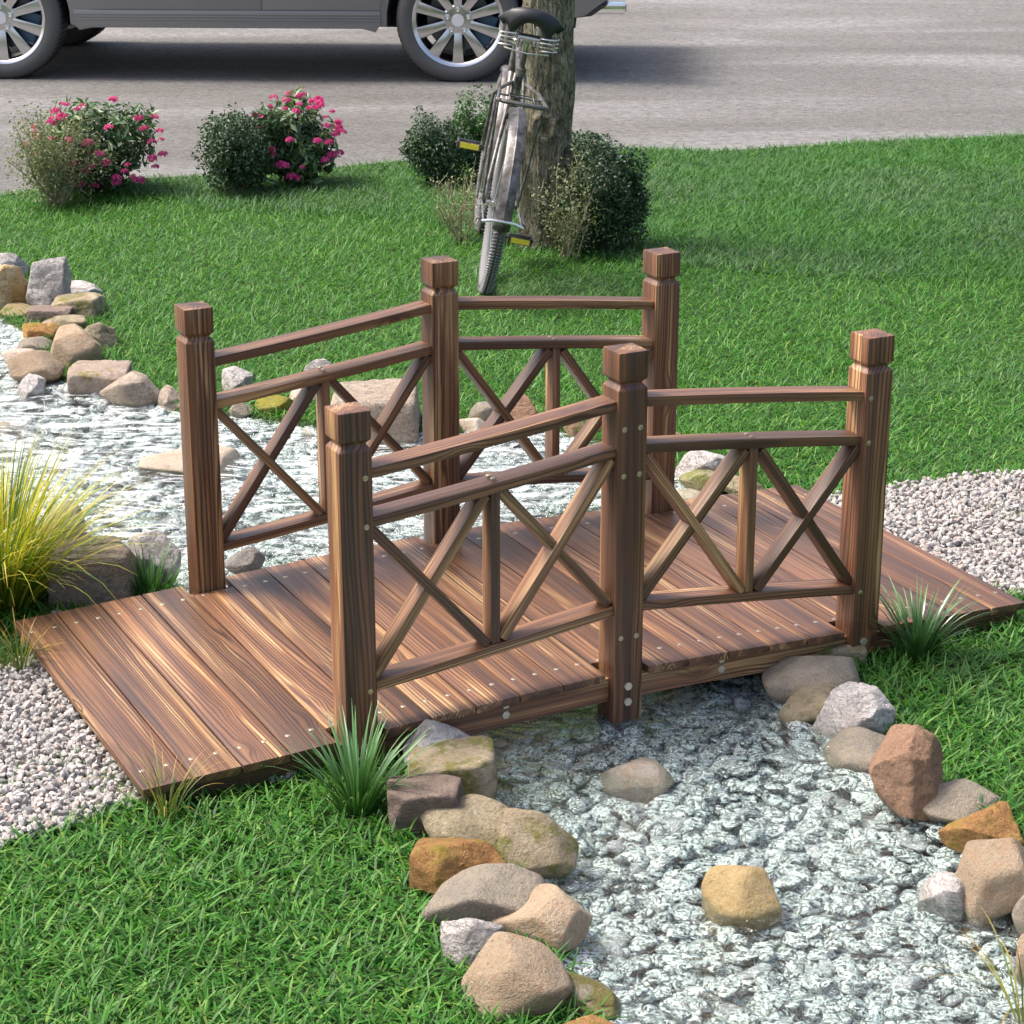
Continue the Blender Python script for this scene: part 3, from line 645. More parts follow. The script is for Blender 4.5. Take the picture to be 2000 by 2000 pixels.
# ---------------------------------------------------------------- bank stones
def make_stone(kind, mat, x, y, zc, a, b, c, label, seed):
    V, F = ICO[5]; g = np.random.default_rng(seed)
    def planes(n, lo, hi):
        D = g.normal(size=(n, 3)); D /= np.linalg.norm(D, axis=1)[:, None]; return D, g.uniform(lo, hi, n)
    if kind in ('round', 'flat'): D, d = planes(20, 0.83, 1.04); k = 24; amp = 0.058
    elif kind == 'rock': D, d = planes(22, 0.70, 1.06); k = 70; amp = 0.065
    elif kind == 'pyramid':
        D, d = planes(10, 0.72, 1.0); k = 60; amp = 0.035
        for az in (20, 140, 255):
            t = R(az + g.uniform(-15, 15)); q = np.array([math.cos(t)*.86, math.sin(t)*.86, 0.52]); D = np.vstack([D, q]); d = np.append(d, 0.52)
    else:
        D, d = planes(10, 0.98, 1.2); k = 42; amp = 0.030
        ax = np.array([[1, 0, 0], [-1, 0, 0], [0, 1, 0], [0, -1, 0], [0, 0, 1], [0, 0, -1]], float) + g.normal(0, 0.07, (6, 3)); ax /= np.linalg.norm(ax, axis=1)[:, None]
        D = np.vstack([D, ax]); d = np.append(d, np.array([.86, .86, .8, .8, .84, .84]))
    dots = np.maximum(V @ D.T, 1e-3)/d                       # 1/r for every plane
    inv = (np.power(dots, k).sum(1))**(1/k)
    r = 1/np.maximum(inv, 0.55)
    r = np.minimum(r, 1.35)
    P = V * r[:, None]
    P /= np.abs(P).max(0)
    P = P * np.array([a, b, c])
    s = (a+b+c)/3
    nrm = V
    P = P + nrm*(amp*s*(fbm(P/s, seed+1, 3, 1.5, 0.5) + 0.30*fbm(P/s, seed+2, 5, 6.0, 0.62)))[:, None]
    if kind in ('rock', 'pyramid', 'block', 'slab'):
        rd = fbm(P/s*np.array([1, 1, 1.9]), seed+5, 4, 4.5, 0.6); P = P - nrm*(0.05*s*np.maximum(0, 0.28-np.abs(rd)))[:, None]*2.0
        P = P + nrm*(0.022*s*np.round(fbm(P/s, seed+9, 2, 3.2)*3)/3)[:, None]
    o = arr_mesh('bank_rock' if kind not in ('flat',) else 'stream_rock', P, F, MT[mat], None, smooth=True)
    if kind in ('rock', 'pyramid'): 
        mm = o.modifiers.new('sharp', 'EDGE_SPLIT'); mm.split_angle = R(34)
    o.location = (x, y, zc); o.rotation_euler = (0, 0, -AZ)
    tag(o, label, 'rock', 'rocks edging the stream'); return o
for i, (kind, mat, x, y, zc, a, b_, c_, lab) in enumerate(STONES):
    if kind == 'flat': zc, a, b_, c_ = zc - c_*0.05, a*1.04, b_*1.15, c_*0.78
    elif kind == 'block': zc, a, b_, c_ = zc, a*1.0, b_*1.15, c_*1.0
    else: zc, a, b_, c_ = zc + c_*0.08, a*1.04, b_*1.22, c_*1.14
    make_stone(kind, mat, x, y, zc, a, b_, c_, lab, 100+7*i)
SX = np.array([[s[2], s[3], s[5], s[6], s[7]] for s in STONES])
def in_stone(x, y, k=0.85):
    ca, sa = math.cos(AZ), math.sin(AZ); out = np.zeros(x.shape, bool)
    for (sx, sy, a, b_, c_) in SX:
        dx, dy = x-sx, y-sy; u = dx*ca - dy*sa; v = dx*sa + dy*ca
        out |= (u/(a*k))**2 + (v/(b_*k))**2 < 1
    return out

# ---------------------------------------------------------------- pebbles in the stream, gravel on the path
def frustum_mask(x, y, z=0, margin=0.25):
    ca, sa = math.cos(AZ), math.sin(AZ)
    dx, dy = x-CAM[0], y-CAM[1]; u = dx*ca - dy*sa; v = dx*sa + dy*ca; h = CAM[2]-z
    dep = v*math.cos(PITCH) + h*math.sin(PITCH); up = v*math.sin(PITCH) - h*math.cos(PITCH)
    f = 4317.5/1000
    return (dep > 0.5) & (np.abs(u/dep*f) < 1+margin) & (up/dep*f > -1-margin) & (up/dep*f < 1+margin)
def rand_rot(n, g, tilt=math.pi):
    # random rotation matrices with limited tilt
    az = g.uniform(0, 2*math.pi, n); ax = g.uniform(0, 2*math.pi, n); ti = g.uniform(-tilt, tilt, n)
    def rz(a): c, s = np.cos(a), np.sin(a); o = np.zeros_like(a); l = o+1; return np.stack([np.stack([c, -s, o], -1), np.stack([s, c, o], -1), np.stack([o, o, l], -1)], -2)
    def rx(a): c, s = np.cos(a), np.sin(a); o = np.zeros_like(a); l = o+1; return np.stack([np.stack([l, o, o], -1), np.stack([o, c, -s], -1), np.stack([o, s, c], -1)], -2)
    return rz(az) @ rx(ti) @ rz(ax)
def scatter(name, base, pts, scl, mat, g, tilt, smooth, variants=8, label=None, lump=0.12, cat=None):
    V, F = base; n = len(pts)
    var = []
    for k in range(variants):
        if lump < 0:      # crushed chip: pushed about at random
            var.append(V*(1+g.uniform(lump, -lump, (len(V), 1))) + g.normal(0, 0.10, V.shape))
        else: 
            D = g.normal(size=(9, 3)); D /= np.linalg.norm(D, axis=1)[:, None]; dd = g.uniform(0.72, 1.0, 9)
            r = 1/np.maximum((np.power(np.maximum(V@D.T, 1e-3)/dd, 14).sum(1))**(1/14), 0.8)
            var.append(V*(r*(1+lump*fbm(V, k+50, 3, 2.0)))[:, None])
    var = np.array(var)[g.integers(0, variants, n)]
    P = np.einsum('nij,nvj->nvi', rand_rot(n, g, tilt), var*scl[:, None, :]) + pts[:, None, :]
    FF = (F[None] + (np.arange(n)*len(V))[:, None, None]).reshape(-1, F.shape[1])
    o = arr_mesh(name, P.reshape(-1, 3), FF, mat, None, smooth=smooth)
    tag(o, label, cat, kind='stuff'); return o
g = np.random.default_rng(5)
def grid_pts(x0, x1, y0, y1, step, g, jit=0.5):
    a, b_ = np.meshgrid(np.arange(x0, x1, step), np.arange(y0, y1, step), indexing='ij')
    a = a.ravel(); b_ = b_.ravel(); return a+g.uniform(-jit, jit, a.shape)*step, b_+g.uniform(-jit, jit, a.shape)*step
PB = []; SB = []
for layer, (step, zoff, lo, hi) in enumerate(((0.040, 0.004, 0.024, 0.038), (0.040, 0.020, 0.020, 0.036), (0.046, 0.032, 0.018, 0.034))):
    x, y = grid_pts(-1.7, 1.1, -1.7, 4.9, step, g)
    sd = sdist_stream(x, y); mk = (sd < 0.012) & frustum_mask(x, y)
    if layer == 2: mk &= g.random(len(x)) < 0.6
    x, y, sd = x[mk], y[mk], sd[mk]
    gz = ground_h(x, y)
    n = len(x); L = g.uniform(lo, hi, n)
    z = gz + zoff + g.uniform(-0.006, 0.006, n)
    z = np.minimum(z, -0.026 + g.uniform(0, 0.010, n))
    PB.append(np.stack([x, y, z], -1)); SB.append(np.stack([L, L*g.uniform(0.55, 0.85, n), L*g.uniform(0.26, 0.42, n)], -1))
PB = np.concatenate(PB); SB = np.concatenate(SB)
near = PB[:, 1] < 1.0
scatter('stream_pebbles', ICO[3], PB[near], SB[near], MT['pebble'], g, 0.5, True, 12, 'grey and white pebbles, water ripple swirls painted into their colour, covering the bed of the near stream', 0.07)
scatter('stream_pebbles', ICO[2], PB[~near], SB[~near], MT['pebble'], g, 0.5, True, 12, 'pale pebbles under the running water behind the bridge', 0.07)

GL, GR = POLY['gravel_left'], POLY['gravel_right']
PB = []; SB = []
for (poly, st) in ((GL, 0.0125), (GR, 0.0135)):
    for layer in range(3):
        P_ = np.array(poly); x, y = grid_pts(P_[:, 0].min(), P_[:, 0].max(), P_[:, 1].min(), P_[:, 1].max(), st*(1, 1.1, 1.7)[layer], g, 0.6)
        d = poly_dist(x, y, poly); wob = 0.02*fbm(np.stack([x, y, x*0], -1), 8, 3, 14)
        mk = in_poly(x, y, poly) & (d + wob > 0.012) & frustum_mask(x, y, 0, 0.3) & ~((x > -1.0) & (x < 1.0) & (y > 0.12) & (y < 0.85))
        x, y = x[mk], y[mk]; n = len(x); L = g.uniform(0.0062, 0.0122, n)
        PB.append(np.stack([x, y, 0.006 + 0.0075*layer + g.uniform(-0.003, 0.004, n)], -1)); SB.append(np.stack([L, L*g.uniform(0.6, 0.95, n), L*g.uniform(0.5, 0.85, n)], -1))
PB = np.concatenate(PB); SB = np.concatenate(SB)
mk = PB[:, 0] < 0
scatter('path_gravel', ICO[1], PB[mk], SB[mk], MT['gravel'], g, math.pi, False, 16, 'crushed grey gravel of the path at the near left end of the bridge', -0.16)
scatter('path_gravel', ICO[1], PB[~mk], SB[~mk], MT['gravel'], g, math.pi, False, 16, 'crushed grey gravel of the path beyond the right end of the bridge', -0.16)

# ---------------------------------------------------------------- grass
def blades(name, x, y, z, L, Wd, lean, az, mat, g, seg=2, curl=0.5, parent=None, label=None, kind='stuff', fold=0.0, taper=0.75):
    n = len(x); ts = np.linspace(0, 1, seg+1)
    h = np.zeros((n, seg+1, 3)); cur = np.stack([x, y, z], -1); h[:, 0] = cur
    for i in range(seg):
        a = lean + curl*(ts[i]+ts[i+1])*0.5*np.ones(n)
        d = np.stack([np.sin(a)*np.cos(az), np.sin(a)*np.sin(az), np.cos(a)], -1); cur = cur + d*(L/seg)[:, None]; h[:, i+1] = cur
    tw = g.uniform(-0.5, 0.5, n)
    sdv = np.stack([-np.sin(az+tw), np.cos(az+tw), g.uniform(-0.25, 0.25, n)], -1)
    wt = np.array([0.75 if i == 0 else (1.0 if t < 0.6 else max(0.08, (1-t)/0.4*taper+0.08)) for i, t in enumerate(ts)])
    off = sdv[:, None, :]*(Wd[:, None]*wt[None]/2)[:, :, None]
    V = np.stack([h-off, h+off], 2).reshape(n, -1, 3)
    k = 2*(seg+1); F1 = np.array([[2*i, 2*i+1, 2*i+3, 2*i+2] for i in range(seg)])
    F = (F1[None] + (np.arange(n)*k)[:, None, None]).reshape(-1, 4)
    uv = np.stack([np.repeat(g.random(n), k), np.tile(np.repeat(ts, 2), n)], -1)
    o = arr_mesh(name, V.reshape(-1, 3), F, mat, parent, True, uv)
    if kind: tag(o, label, None, kind=kind)
    return o
def edge_y(x):
    E = np.array([(-3.0, 7.3)] + list(edge) + [(9.5, 4.0)]); return np.interp(x, E[:, 0], E[:, 1])
def lawn_mask(x, y):
    P = np.stack([x, y, x*0], -1); wob = fbm(P, 21, 4, 6.0)
    m_ = sdist_stream(x, y) > 0.0
    for poly in (GL, GR):
        ins = in_poly(x, y, poly); d = poly_dist(x, y, poly); m_ &= ~(ins & (d > 0.03 + 0.025*wob))
    ey = edge_y(x)
    m_ &= y < ey + 0.05*wob
    m_ &= ~((x > -1.06) & (x < 1.06) & (y > 0.10) & (y < 0.92))
    return m_
g = np.random.default_rng(17)
def lawn(step, ymin_d, ymax_d, name, dens_fn=None, mat='grass', LL=(0.030, 0.062), WW=(0.0034, 0.0062), lean=(0.5, 1.5), label=None, region=None):
    x, y = grid_pts(-3.2, 8.0, -2.0, 6.9, step, g, 0.6)
    fm = frustum_mask(x, y, 0, 0.16); x, y = x[fm], y[fm]
    dist = np.hypot(x-CAM[0], y-CAM[1]); dm = (dist >= ymin_d) & (dist < ymax_d); x, y = x[dm], y[dm]
    mk = lawn_mask(x, y) & ~in_stone(x, y)
    if region is not None: mk &= region(x, y)
    x, y = x[mk], y[mk]; n = len(x)
    clump = fbm(np.stack([x, y, x*0], -1), 33, 4, 8.0)
    L = g.uniform(*LL, n)*(1+0.22*clump); Wd = g.uniform(*WW, n); ln = g.uniform(*lean, n); az = g.uniform(0, 2*math.pi, n) + clump
    print(name, n)
    return blades(name, x, y, g.uniform(-0.002, 0.010, n), L, Wd, ln, az, MT[mat], g, 2, 0.5, label=label)
fine_region = lambda x, y: True
lawn(0.0088, 2.0, 5.2, 'grass', label='bright green lawn grass in front of and beside the bridge')
lawn(0.0088, 5.2, 7.6, 'grass', LL=(0.024, 0.050), WW=(0.0028, 0.0048), label='green lawn grass behind the bridge')
lawn(0.0095, 7.6, 13.5, 'grass', LL=(0.024, 0.050), WW=(0.0028, 0.0046), label='green lawn grass along the road')
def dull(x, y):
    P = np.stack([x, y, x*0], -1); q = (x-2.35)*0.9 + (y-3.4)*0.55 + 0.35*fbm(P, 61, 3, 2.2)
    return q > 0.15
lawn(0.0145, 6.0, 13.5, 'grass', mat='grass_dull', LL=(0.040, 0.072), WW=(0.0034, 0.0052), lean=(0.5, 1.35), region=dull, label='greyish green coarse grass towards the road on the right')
# stray blades growing through the gravel
for poly, dens in ((GL, 5000), (GR, 4500)):
    P_ = np.array(poly); x = g.uniform(P_[:, 0].min(), P_[:, 0].max(), dens*2); y = g.uniform(P_[:, 1].min(), P_[:, 1].max(), dens*2)
    q = fbm(np.stack([x, y, x*0], -1), 71, 3, 9.0)
    d = poly_dist(x, y, poly)
    mk = in_poly(x, y, poly) & ~((x > -1.06) & (x < 1.06) & (y > 0.1) & (y < 0.92)) & ((q > 0.25) | (d < 0.05)) & frustum_mask(x, y); x, y = x[mk], y[mk]; n = len(x)
    blades('grass', x, y, np.full(n, 0.004), g.uniform(0.022, 0.038, n), g.uniform(0.0018, 0.003, n), g.uniform(0.3, 1.1, n), g.uniform(0, 6.28, n), MT['grass'], g, 2, 0.4, label='stray grass blades growing through the gravel path')

# ---------------------------------------------------------------- tufts of ornamental grass
def tuft(x, y, n, L, Wd, spread, curl, mat, label, rad=0.02, seg=6, group=None, seed=1, bias=(0, 0), name='grass_tuft'):
    g = np.random.default_rng(seed)
    az = g.uniform(0, 2*math.pi, n); rr = rad*np.sqrt(g.random(n))
    xs_ = rr*np.cos(az+g.uniform(-1, 1, n)); ys_ = rr*np.sin(az+g.uniform(-1, 1, n))
    ln = spread*np.sqrt(g.random(n)); 
    dx = np.sin(ln)*np.cos(az)+bias[0]; dy = np.sin(ln)*np.sin(az)+bias[1]; az = np.arctan2(dy, dx); ln = np.arcsin(np.clip(np.hypot(dx, dy), 0, 0.97))
    o = blades(name, xs_, ys_, np.full(n, -0.004), g.uniform(L*0.55, L, n), g.uniform(Wd*0.7, Wd, n), ln*0.55, az, MT[mat], g, seg, curl*0.5, kind=None)
    o.location = (x, y, 0); tag(o, label, 'ornamental grass', group); return o
# curl grows with the lean of each blade, so the outer ones arch over
def tuft2(x, y, n, L, Wd, spread, curl, mat, label, rad, seed, bias=(0, 0), name='grass_tuft'):
    g = np.random.default_rng(seed); az0 = g.uniform(0, 2*math.pi, n); q = np.sqrt(g.random(n)); ln = spread*q
    dx = np.sin(ln)*np.cos(az0)+bias[0]*g.random(n); dy = np.sin(ln)*np.sin(az0)+bias[1]*g.random(n)
    az = np.arctan2(dy, dx); ln = np.arcsin(np.clip(np.hypot(dx, dy), 0, 0.95))
    Ls = g.uniform(L*0.5, L, n); seg = 7; ts = np.linspace(0, 1, seg+1); cv = curl*(0.4+ln)*g.uniform(0.5, 1.3, n)
    cur = np.stack([rad*q*np.cos(az0), rad*q*np.sin(az0), np.full(n, -0.004)], -1); h = [cur]
    for i in range(seg):
        a = ln*0.8 + cv*((ts[i]+ts[i+1])/2)**1.6
        cur = cur + np.stack([np.sin(a)*np.cos(az), np.sin(a)*np.sin(az), np.cos(a)], -1)*(Ls/seg)[:, None]; h.append(cur)
    h = np.stack(h, 1); tw = g.uniform(-0.7, 0.7, n)
    sdv = np.stack([-np.sin(az+tw), np.cos(az+tw), np.zeros(n)], -1)
    wt = np.clip(np.sin(np.clip(0.25+ts*0.75, 0, 1)*math.pi)*1.15, 0.06, 1); wt[0] = 0.6
    off = sdv[:, None, :]*(g.uniform(Wd*0.6, Wd, n)[:, None]*wt[None]/2)[:, :, None]
    V = np.stack([h-off, h+off], 2).reshape(n, -1, 3); k = 2*(seg+1)
    F1 = np.array([[2*i, 2*i+1, 2*i+3, 2*i+2] for i in range(seg)]); F = (F1[None] + (np.arange(n)*k)[:, None, None]).reshape(-1, 4)
    uv = np.stack([np.repeat(g.random(n), k), np.tile(np.repeat(ts, 2), n)], -1)
    o = arr_mesh(name, V.reshape(-1, 3), F, MT[mat], None, True, uv); o.location = (x, y, 0); tag(o, label, 'ornamental grass'); return o
tuft2(-1.045, 1.24, 620, 0.50, 0.0062, 0.75, 1.15, 'yellow_blade', 'tall yellow green arching grass clump at the left edge by the stream', 0.07, 3, (0.10, 0.0))
tuft2(-1.225, 1.16, 260, 0.42, 0.0062, 0.7, 1.1, 'yellow_blade', 'second yellow green grass clump, cut by the left picture edge', 0.05, 31)
tuft2(-1.127, 0.80, 60, 0.17, 0.0042, 0.55, 1.3, 'thin_blade', 'thin yellow tipped tuft at the far left corner of the deck', 0.018, 4)
tuft2(-1.059, -0.031, 42, 0.22, 0.0040, 0.50, 1.5, 'thin_blade', 'thin yellow tipped tuft at the near left corner of the deck', 0.016, 5)
tuft2(-0.71, -0.165, 120, 0.245, 0.0068, 0.70, 0.75, 'dark_blade', 'dark green tuft standing before the left front post', 0.028, 6)
tuft2(0.743, -0.045, 110, 0.235, 0.0064, 0.70, 0.85, 'dark_blade', 'dark green tuft beside the right end of the deck near the front', 0.022, 7)
tuft2(-0.715, 1.13, 70, 0.165, 0.0070, 0.6, 0.6, 'dark_blade', 'short green tuft behind the deck beside the left rear post', 0.05, 8)
tuft2(-0.02, -1.36, 40, 0.24, 0.0038, 0.8, 1.2, 'thin_blade', 'wispy thin tuft in the bottom right corner of the picture', 0.015, 9)

# ---------------------------------------------------------------- shrubs
def leaf_cloud(name, blobs, n, size, mat, parent, seed, aspect=0.5, shell=0.55, up=0.3, freq=9, thr=-0.35, z0=0.01):
    g = np.random.default_rng(seed); P = []
    vol = np.array([b_[3]*b_[4]*b_[5] for b_ in blobs]); cnt = (n*vol/vol.sum()).astype(int)
    for b_, c_ in zip(blobs, cnt):
        d = g.normal(size=(c_*2, 3)); d /= np.linalg.norm(d, axis=1)[:, None]; r = (g.random(c_*2)*(1-shell**3)+shell**3)**(1/3)
        r = r*(1+0.26*fbm(d, seed+3, 5, 3.0, 0.7))
        q = d*r[:, None]*np.array(b_[3:6]) + np.array(b_[:3]); keep = (fbm(q, seed+7, 3, freq) > thr) & (q[:, 2] > z0)
        P.append(q[keep][:c_])
    P = np.concatenate(P); n = len(P)
    ctr = np.array(blobs[0][:3]); out = P-ctr; out /= np.linalg.norm(out, axis=1)[:, None]+1e-6
    nd = out*0.6 + g.normal(size=(n, 3))*0.7 + np.array([0, 0, up]); nd /= np.linalg.norm(nd, axis=1)[:, None]
    t = np.cross(nd, g.normal(size=(n, 3))); t /= np.linalg.norm(t, axis=1)[:, None]; b2 = np.cross(nd, t)
    s = g.uniform(0.6, 1.15, n)*size; ta = t*s[:, None]; tb = b2*(s*aspect)[:, None]
    V = np.stack([P-ta*0.5, P+tb*0.5+nd*(s*0.06)[:, None], P+ta*0.5, P-tb*0.5+nd*(s*0.06)[:, None]], 1)
    F = np.arange(n*4).reshape(n, 4)
    uv = np.tile(np.array([[.5, 0], [1, .5], [.5, 1], [0, .5]]), (n, 1))
    return arr_mesh(name, V.reshape(-1, 3), F, mat, parent, False, uv)
def stems(name, pts, mat, parent, base_r, seed, z0=-0.01, spread=0.02, branches=0, bl=0.08):
    g = np.random.default_rng(seed); b = MB()
    for p in pts:
        p = Vector(p); s = Vector((g.normal()*spread, g.normal()*spread, z0)); mid = s.lerp(p, 0.5) + Vector((g.normal()*0.02, g.normal()*0.02, 0.02))
        b.tube([s, mid, p], [base_r, base_r*0.75, base_r*0.3], 5)
        for _ in range(branches):
            t = g.uniform(0.25, 0.95); q = s.lerp(mid, t*2) if t < .5 else mid.lerp(p, t*2-1); e_ = q + Vector((g.normal()*bl*.6, g.normal()*bl*.6, abs(g.normal())*bl*.8))
            b.tube([q, e_], [base_r*0.4, base_r*0.15], 4)
    return b.build(name, mat, parent)
def dark_shrub(x, y, rx, rz, label, seed, mat='dark_leaf', n=9000, size=0.019, extra=()):
    t = empty('dark_shrub', (x, y, 0)); tag(t, label, 'shrub', 'shrubs along the road edge')
    gg = np.random.default_rng(seed+50); blobs = [(0, 0, rz*0.48, rx*0.78, rx*0.66, rz*0.46)] + [(rx*0.62*math.cos(q)*gg.uniform(.6, 1.1), rx*0.5*math.sin(q)*gg.uniform(.6, 1.1), rz*gg.uniform(0.28, 0.78), rx*gg.uniform(.24, .50), rx*gg.uniform(.24, .42), rz*gg.uniform(.16, .36)) for q in gg.uniform(0, 6.28, 14)] + list(extra)
    leaf_cloud('foliage', blobs, n, size, MT[mat], t, seed, 0.55, 0.55, freq=26, thr=-0.42)
    g = np.random.default_rng(seed)
    stems('stem', [(g.uniform(-.6, .6)*rx, g.uniform(-.5, .5)*rx, rz*g.uniform(0.4, 0.75)) for _ in range(14)], MT['dark_stem'], t, 0.006, seed)
    return t
def pale_weed(x, y, rx, h, label, seed, n=2600, nst=16, size=0.013, lean=(0, 0)):
    t = empty('pale_shrub', (x, y, 0)); tag(t, label, 'shrub', 'pale twiggy weeds by the road edge')
    g = np.random.default_rng(seed); tips = []
    for _ in range(nst):
        a = g.uniform(0, 6.28); r = rx*math.sqrt(g.random()); tips.append((r*math.cos(a)+lean[0], r*math.sin(a)*0.8+lean[1], h*g.uniform(0.55, 1.0)*(1-0.3*(r/rx)**2)))
    stems('stem', tips, MT['stem'], t, 0.0042, seed, branches=10, bl=0.07)
    P = []
    for tp in tips:
        k = n//nst; f_ = g.uniform(0.22, 1.0, k)**0.8
        c = np.array(tp)[None]*f_[:, None]; rr = (0.055*(1-0.5*f_))[:, None]; P.append(c + g.normal(size=(k, 3))*rr)
    P = np.concatenate(P); P = P[P[:, 2] > 0.02]; n = len(P)
    nd = g.normal(size=(n, 3)); nd /= np.linalg.norm(nd, axis=1)[:, None]; tt = np.cross(nd, g.normal(size=(n, 3))); tt /= np.linalg.norm(tt, axis=1)[:, None]; bb = np.cross(nd, tt)
    s = g.uniform(0.5, 1.2, n)*size
    V = np.stack([P-tt*(s*.5)[:, None], P+bb*(s*.25)[:, None], P+tt*(s*.5)[:, None], P-bb*(s*.25)[:, None]], 1)
    arr_mesh('foliage', V.reshape(-1, 3), np.arange(n*4).reshape(n, 4), MT['pale_leaf'], t, False)
    return t
def flower_mesh(seed):
    g = np.random.default_rng(seed); b = MB()
    for i in range(26):
        d = Vector(g.normal(size=3)).normalized(); d.z = abs(d.z)*0.8 - 0.1; c = d*0.030; u = d.orthogonal().normalized(); v = d.cross(u)
        for k in range(5):
            a = 2*math.pi*k/5 + i; e_ = u*math.cos(a)+v*math.sin(a); f_ = d.cross(e_); s = 0.0125
            b.add([c, c+e_*s*.6+f_*s*.35+d*s*.35, c+e_*s+d*s*.25, c+e_*s*.6-f_*s*.35+d*s*.35], [(0, 1, 2, 3)])
    return b
FLW = []
for k in range(3):
    o_ = flower_mesh(k+3).build('flower_cluster', MT['petal'], None); FLW.append(o_.data); bpy.data.objects.remove(o_)
def rhodo(x, y, rx, rz, label, seed, nfl=24, nl=1500):
    t = empty('flowering_shrub', (x, y, 0)); tag(t, label, 'shrub', 'pink flowering shrubs along the road edge')
    gg = np.random.default_rng(seed+50)
    leaf_cloud('foliage', [(0, 0, rz*0.50, rx*0.82, rx*0.66, rz*0.46)] + [(rx*0.7*math.cos(q), rx*0.5*math.sin(q), rz*gg.uniform(0.2, 0.85), rx*gg.uniform(.3, .42), rx*.34, rz*gg.uniform(.16, .26)) for q in gg.uniform(0, 6.28, 8)], nl, 0.062, MT['broad_leaf'], t, seed, 0.36, 0.45, 0.7, 14, -0.5, z0=0.04)
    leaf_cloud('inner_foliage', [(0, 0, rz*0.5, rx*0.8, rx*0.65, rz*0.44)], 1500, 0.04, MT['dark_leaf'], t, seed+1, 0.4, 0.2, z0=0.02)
    g = np.random.default_rng(seed)
    stems('stem', [(g.normal()*rx*0.45, g.normal()*rx*0.4, rz*g.uniform(0.5, 0.85)) for _ in range(12)], MT['dark_stem'], t, 0.006, seed)
    for i in range(nfl):
        az = g.uniform(math.pi, 2*math.pi) if g.random() < 0.75 else g.uniform(0, math.pi)
        az -= AZ*0.6; el = math.asin(g.uniform(-0.75, 0.98))
        p = Vector((rx*math.cos(az)*math.cos(el), rx*0.8*math.sin(az)*math.cos(el), rz*0.52+rz*0.5*math.sin(el)))*1.0
        s = g.uniform(0.42, 0.80)
        put('flower_cluster', FLW[i % 3], t, Matrix.Translation((p.x*1.03, p.y*1.03, max(0.05, p.z))) @ Matrix.Rotation(g.uniform(0, 6), 4, 'Z') @ Matrix.Scale(s, 4))
    return t
rhodo(0.66, 6.05, 0.31, 0.43, 'pink flowering shrub at the left, behind the pale twiggy weed', 201, 75, 2000)
pale_weed(0.40, 5.86, 0.27, 0.50, 'pale grey green twiggy weed in front of the left pink flowering shrub', 202, 6500, 26, 0.017)
dark_shrub(1.23, 5.76, 0.24, 0.41, 'dense dark green shrub left of the middle pink flowering shrub', 203, n=12000)
rhodo(1.53, 5.82, 0.22, 0.42, 'pink flowering shrub in the middle, right of the dense dark shrub', 204, 48, 1500)
dark_shrub(2.14, 5.52, 0.21, 0.36, 'dark green shrub left of the parked bicycle', 205, n=9000)
dark_shrub(2.38, 5.60, 0.16, 0.42, 'brighter green shrub half behind the bicycle', 206, mat='green_leaf', n=5000)
dark_shrub(2.13, 3.97, 0.215, 0.44, 'largest dark shrub against the right side of the tree trunk', 207, n=15000)
dark_shrub(2.62, 5.00, 0.20, 0.34, 'small dark shrub behind the tree trunk on its right', 211, n=6000)
pale_weed(1.94, 3.92, 0.15, 0.46, 'pale twiggy weed growing in front of the tree trunk', 208, 3200, 14, 0.016)
pale_weed(1.70, 4.38, 0.13, 0.34, 'pale twiggy weed left of the bicycle wheel', 209, 900, 9, 0.015)

# ---------------------------------------------------------------- tree
tree = empty('tree', (1.995, 4.19, 0)); tag(tree, 'thick grey brown tree trunk that the bicycle leans on', 'tree')
H_ = 3.1; nz, na = 260, 120
zz = np.linspace(-0.05, H_, nz); aa = np.linspace(0, 2*math.pi, na, endpoint=False)
Zt, A = np.meshgrid(zz, aa, indexing='ij')
rad = 0.100 + 0.030*np.exp(-np.maximum(Zt, 0)/0.10) - 0.006*Zt/2 + 0.010*np.sin(A*2+1.0+Zt) + 0.012*np.exp(-((Zt-0.66)/0.10)**2)*np.maximum(0, np.cos(A-(-AZ)))
Pn = np.stack([np.cos(A), np.sin(A), Zt*2.2], -1).reshape(-1, 3)
ridge = fbm(Pn*np.array([5, 5, 1.0]), 77, 4, 3.4, 0.6).reshape(Zt.shape)
rad = rad + 0.007*ridge + 0.006*fbm(Pn*np.array([1.3, 1.3, 1.6]), 79, 3, 2.0).reshape(Zt.shape) - 0.005*np.abs(fbm(Pn*np.array([9, 9, 1.6]), 78, 3, 4.0).reshape(Zt.shape))
for (za_, aa_, s_, d_) in ((0.50, R(-118)-AZ+R(20), 0.045, 0.016), (0.50, R(-80)-AZ+R(20), 0.035, 0.014), (0.38, R(-52)-AZ+R(20), 0.04, 0.014), (0.72, R(-110), 0.05, -0.010)):
    da = np.angle(np.exp(1j*(A-aa_)))*0.11; rr = np.hypot(da, (Zt-za_))/s_; rad = rad - d_*np.exp(-rr**2*2) + d_*1.0*np.exp(-((rr-1)**2)*9)
cx_ = 0.012*np.sin(Zt*1.3); V = np.stack([rad*np.cos(A)+cx_, rad*np.sin(A), Zt], -1).reshape(-1, 3)
I = np.arange(nz*na).reshape(nz, na); I2 = np.roll(I, -1, 1)
F = np.stack([I[:-1], I2[:-1], I2[1:], I[1:]], -1).reshape(-1, 4)
arr_mesh('trunk', V, F, MT['bark'], tree)
b = MB()
for (az, el, L_) in ((0.4, 0.9, 1.1), (2.4, 1.0, 1.0), (4.4, 0.8, 1.2)):
    d = Vector((math.cos(az)*math.cos(el), math.sin(az)*math.cos(el), math.sin(el))); p0 = Vector((0, 0, H_-0.25))
    b.tube([p0, p0+d*0.4*L_, p0+d*L_+Vector((0, 0, 0.15))], [0.07, 0.05, 0.02], 10)
b.build('limb', MT['bark'], tree, smooth=True)

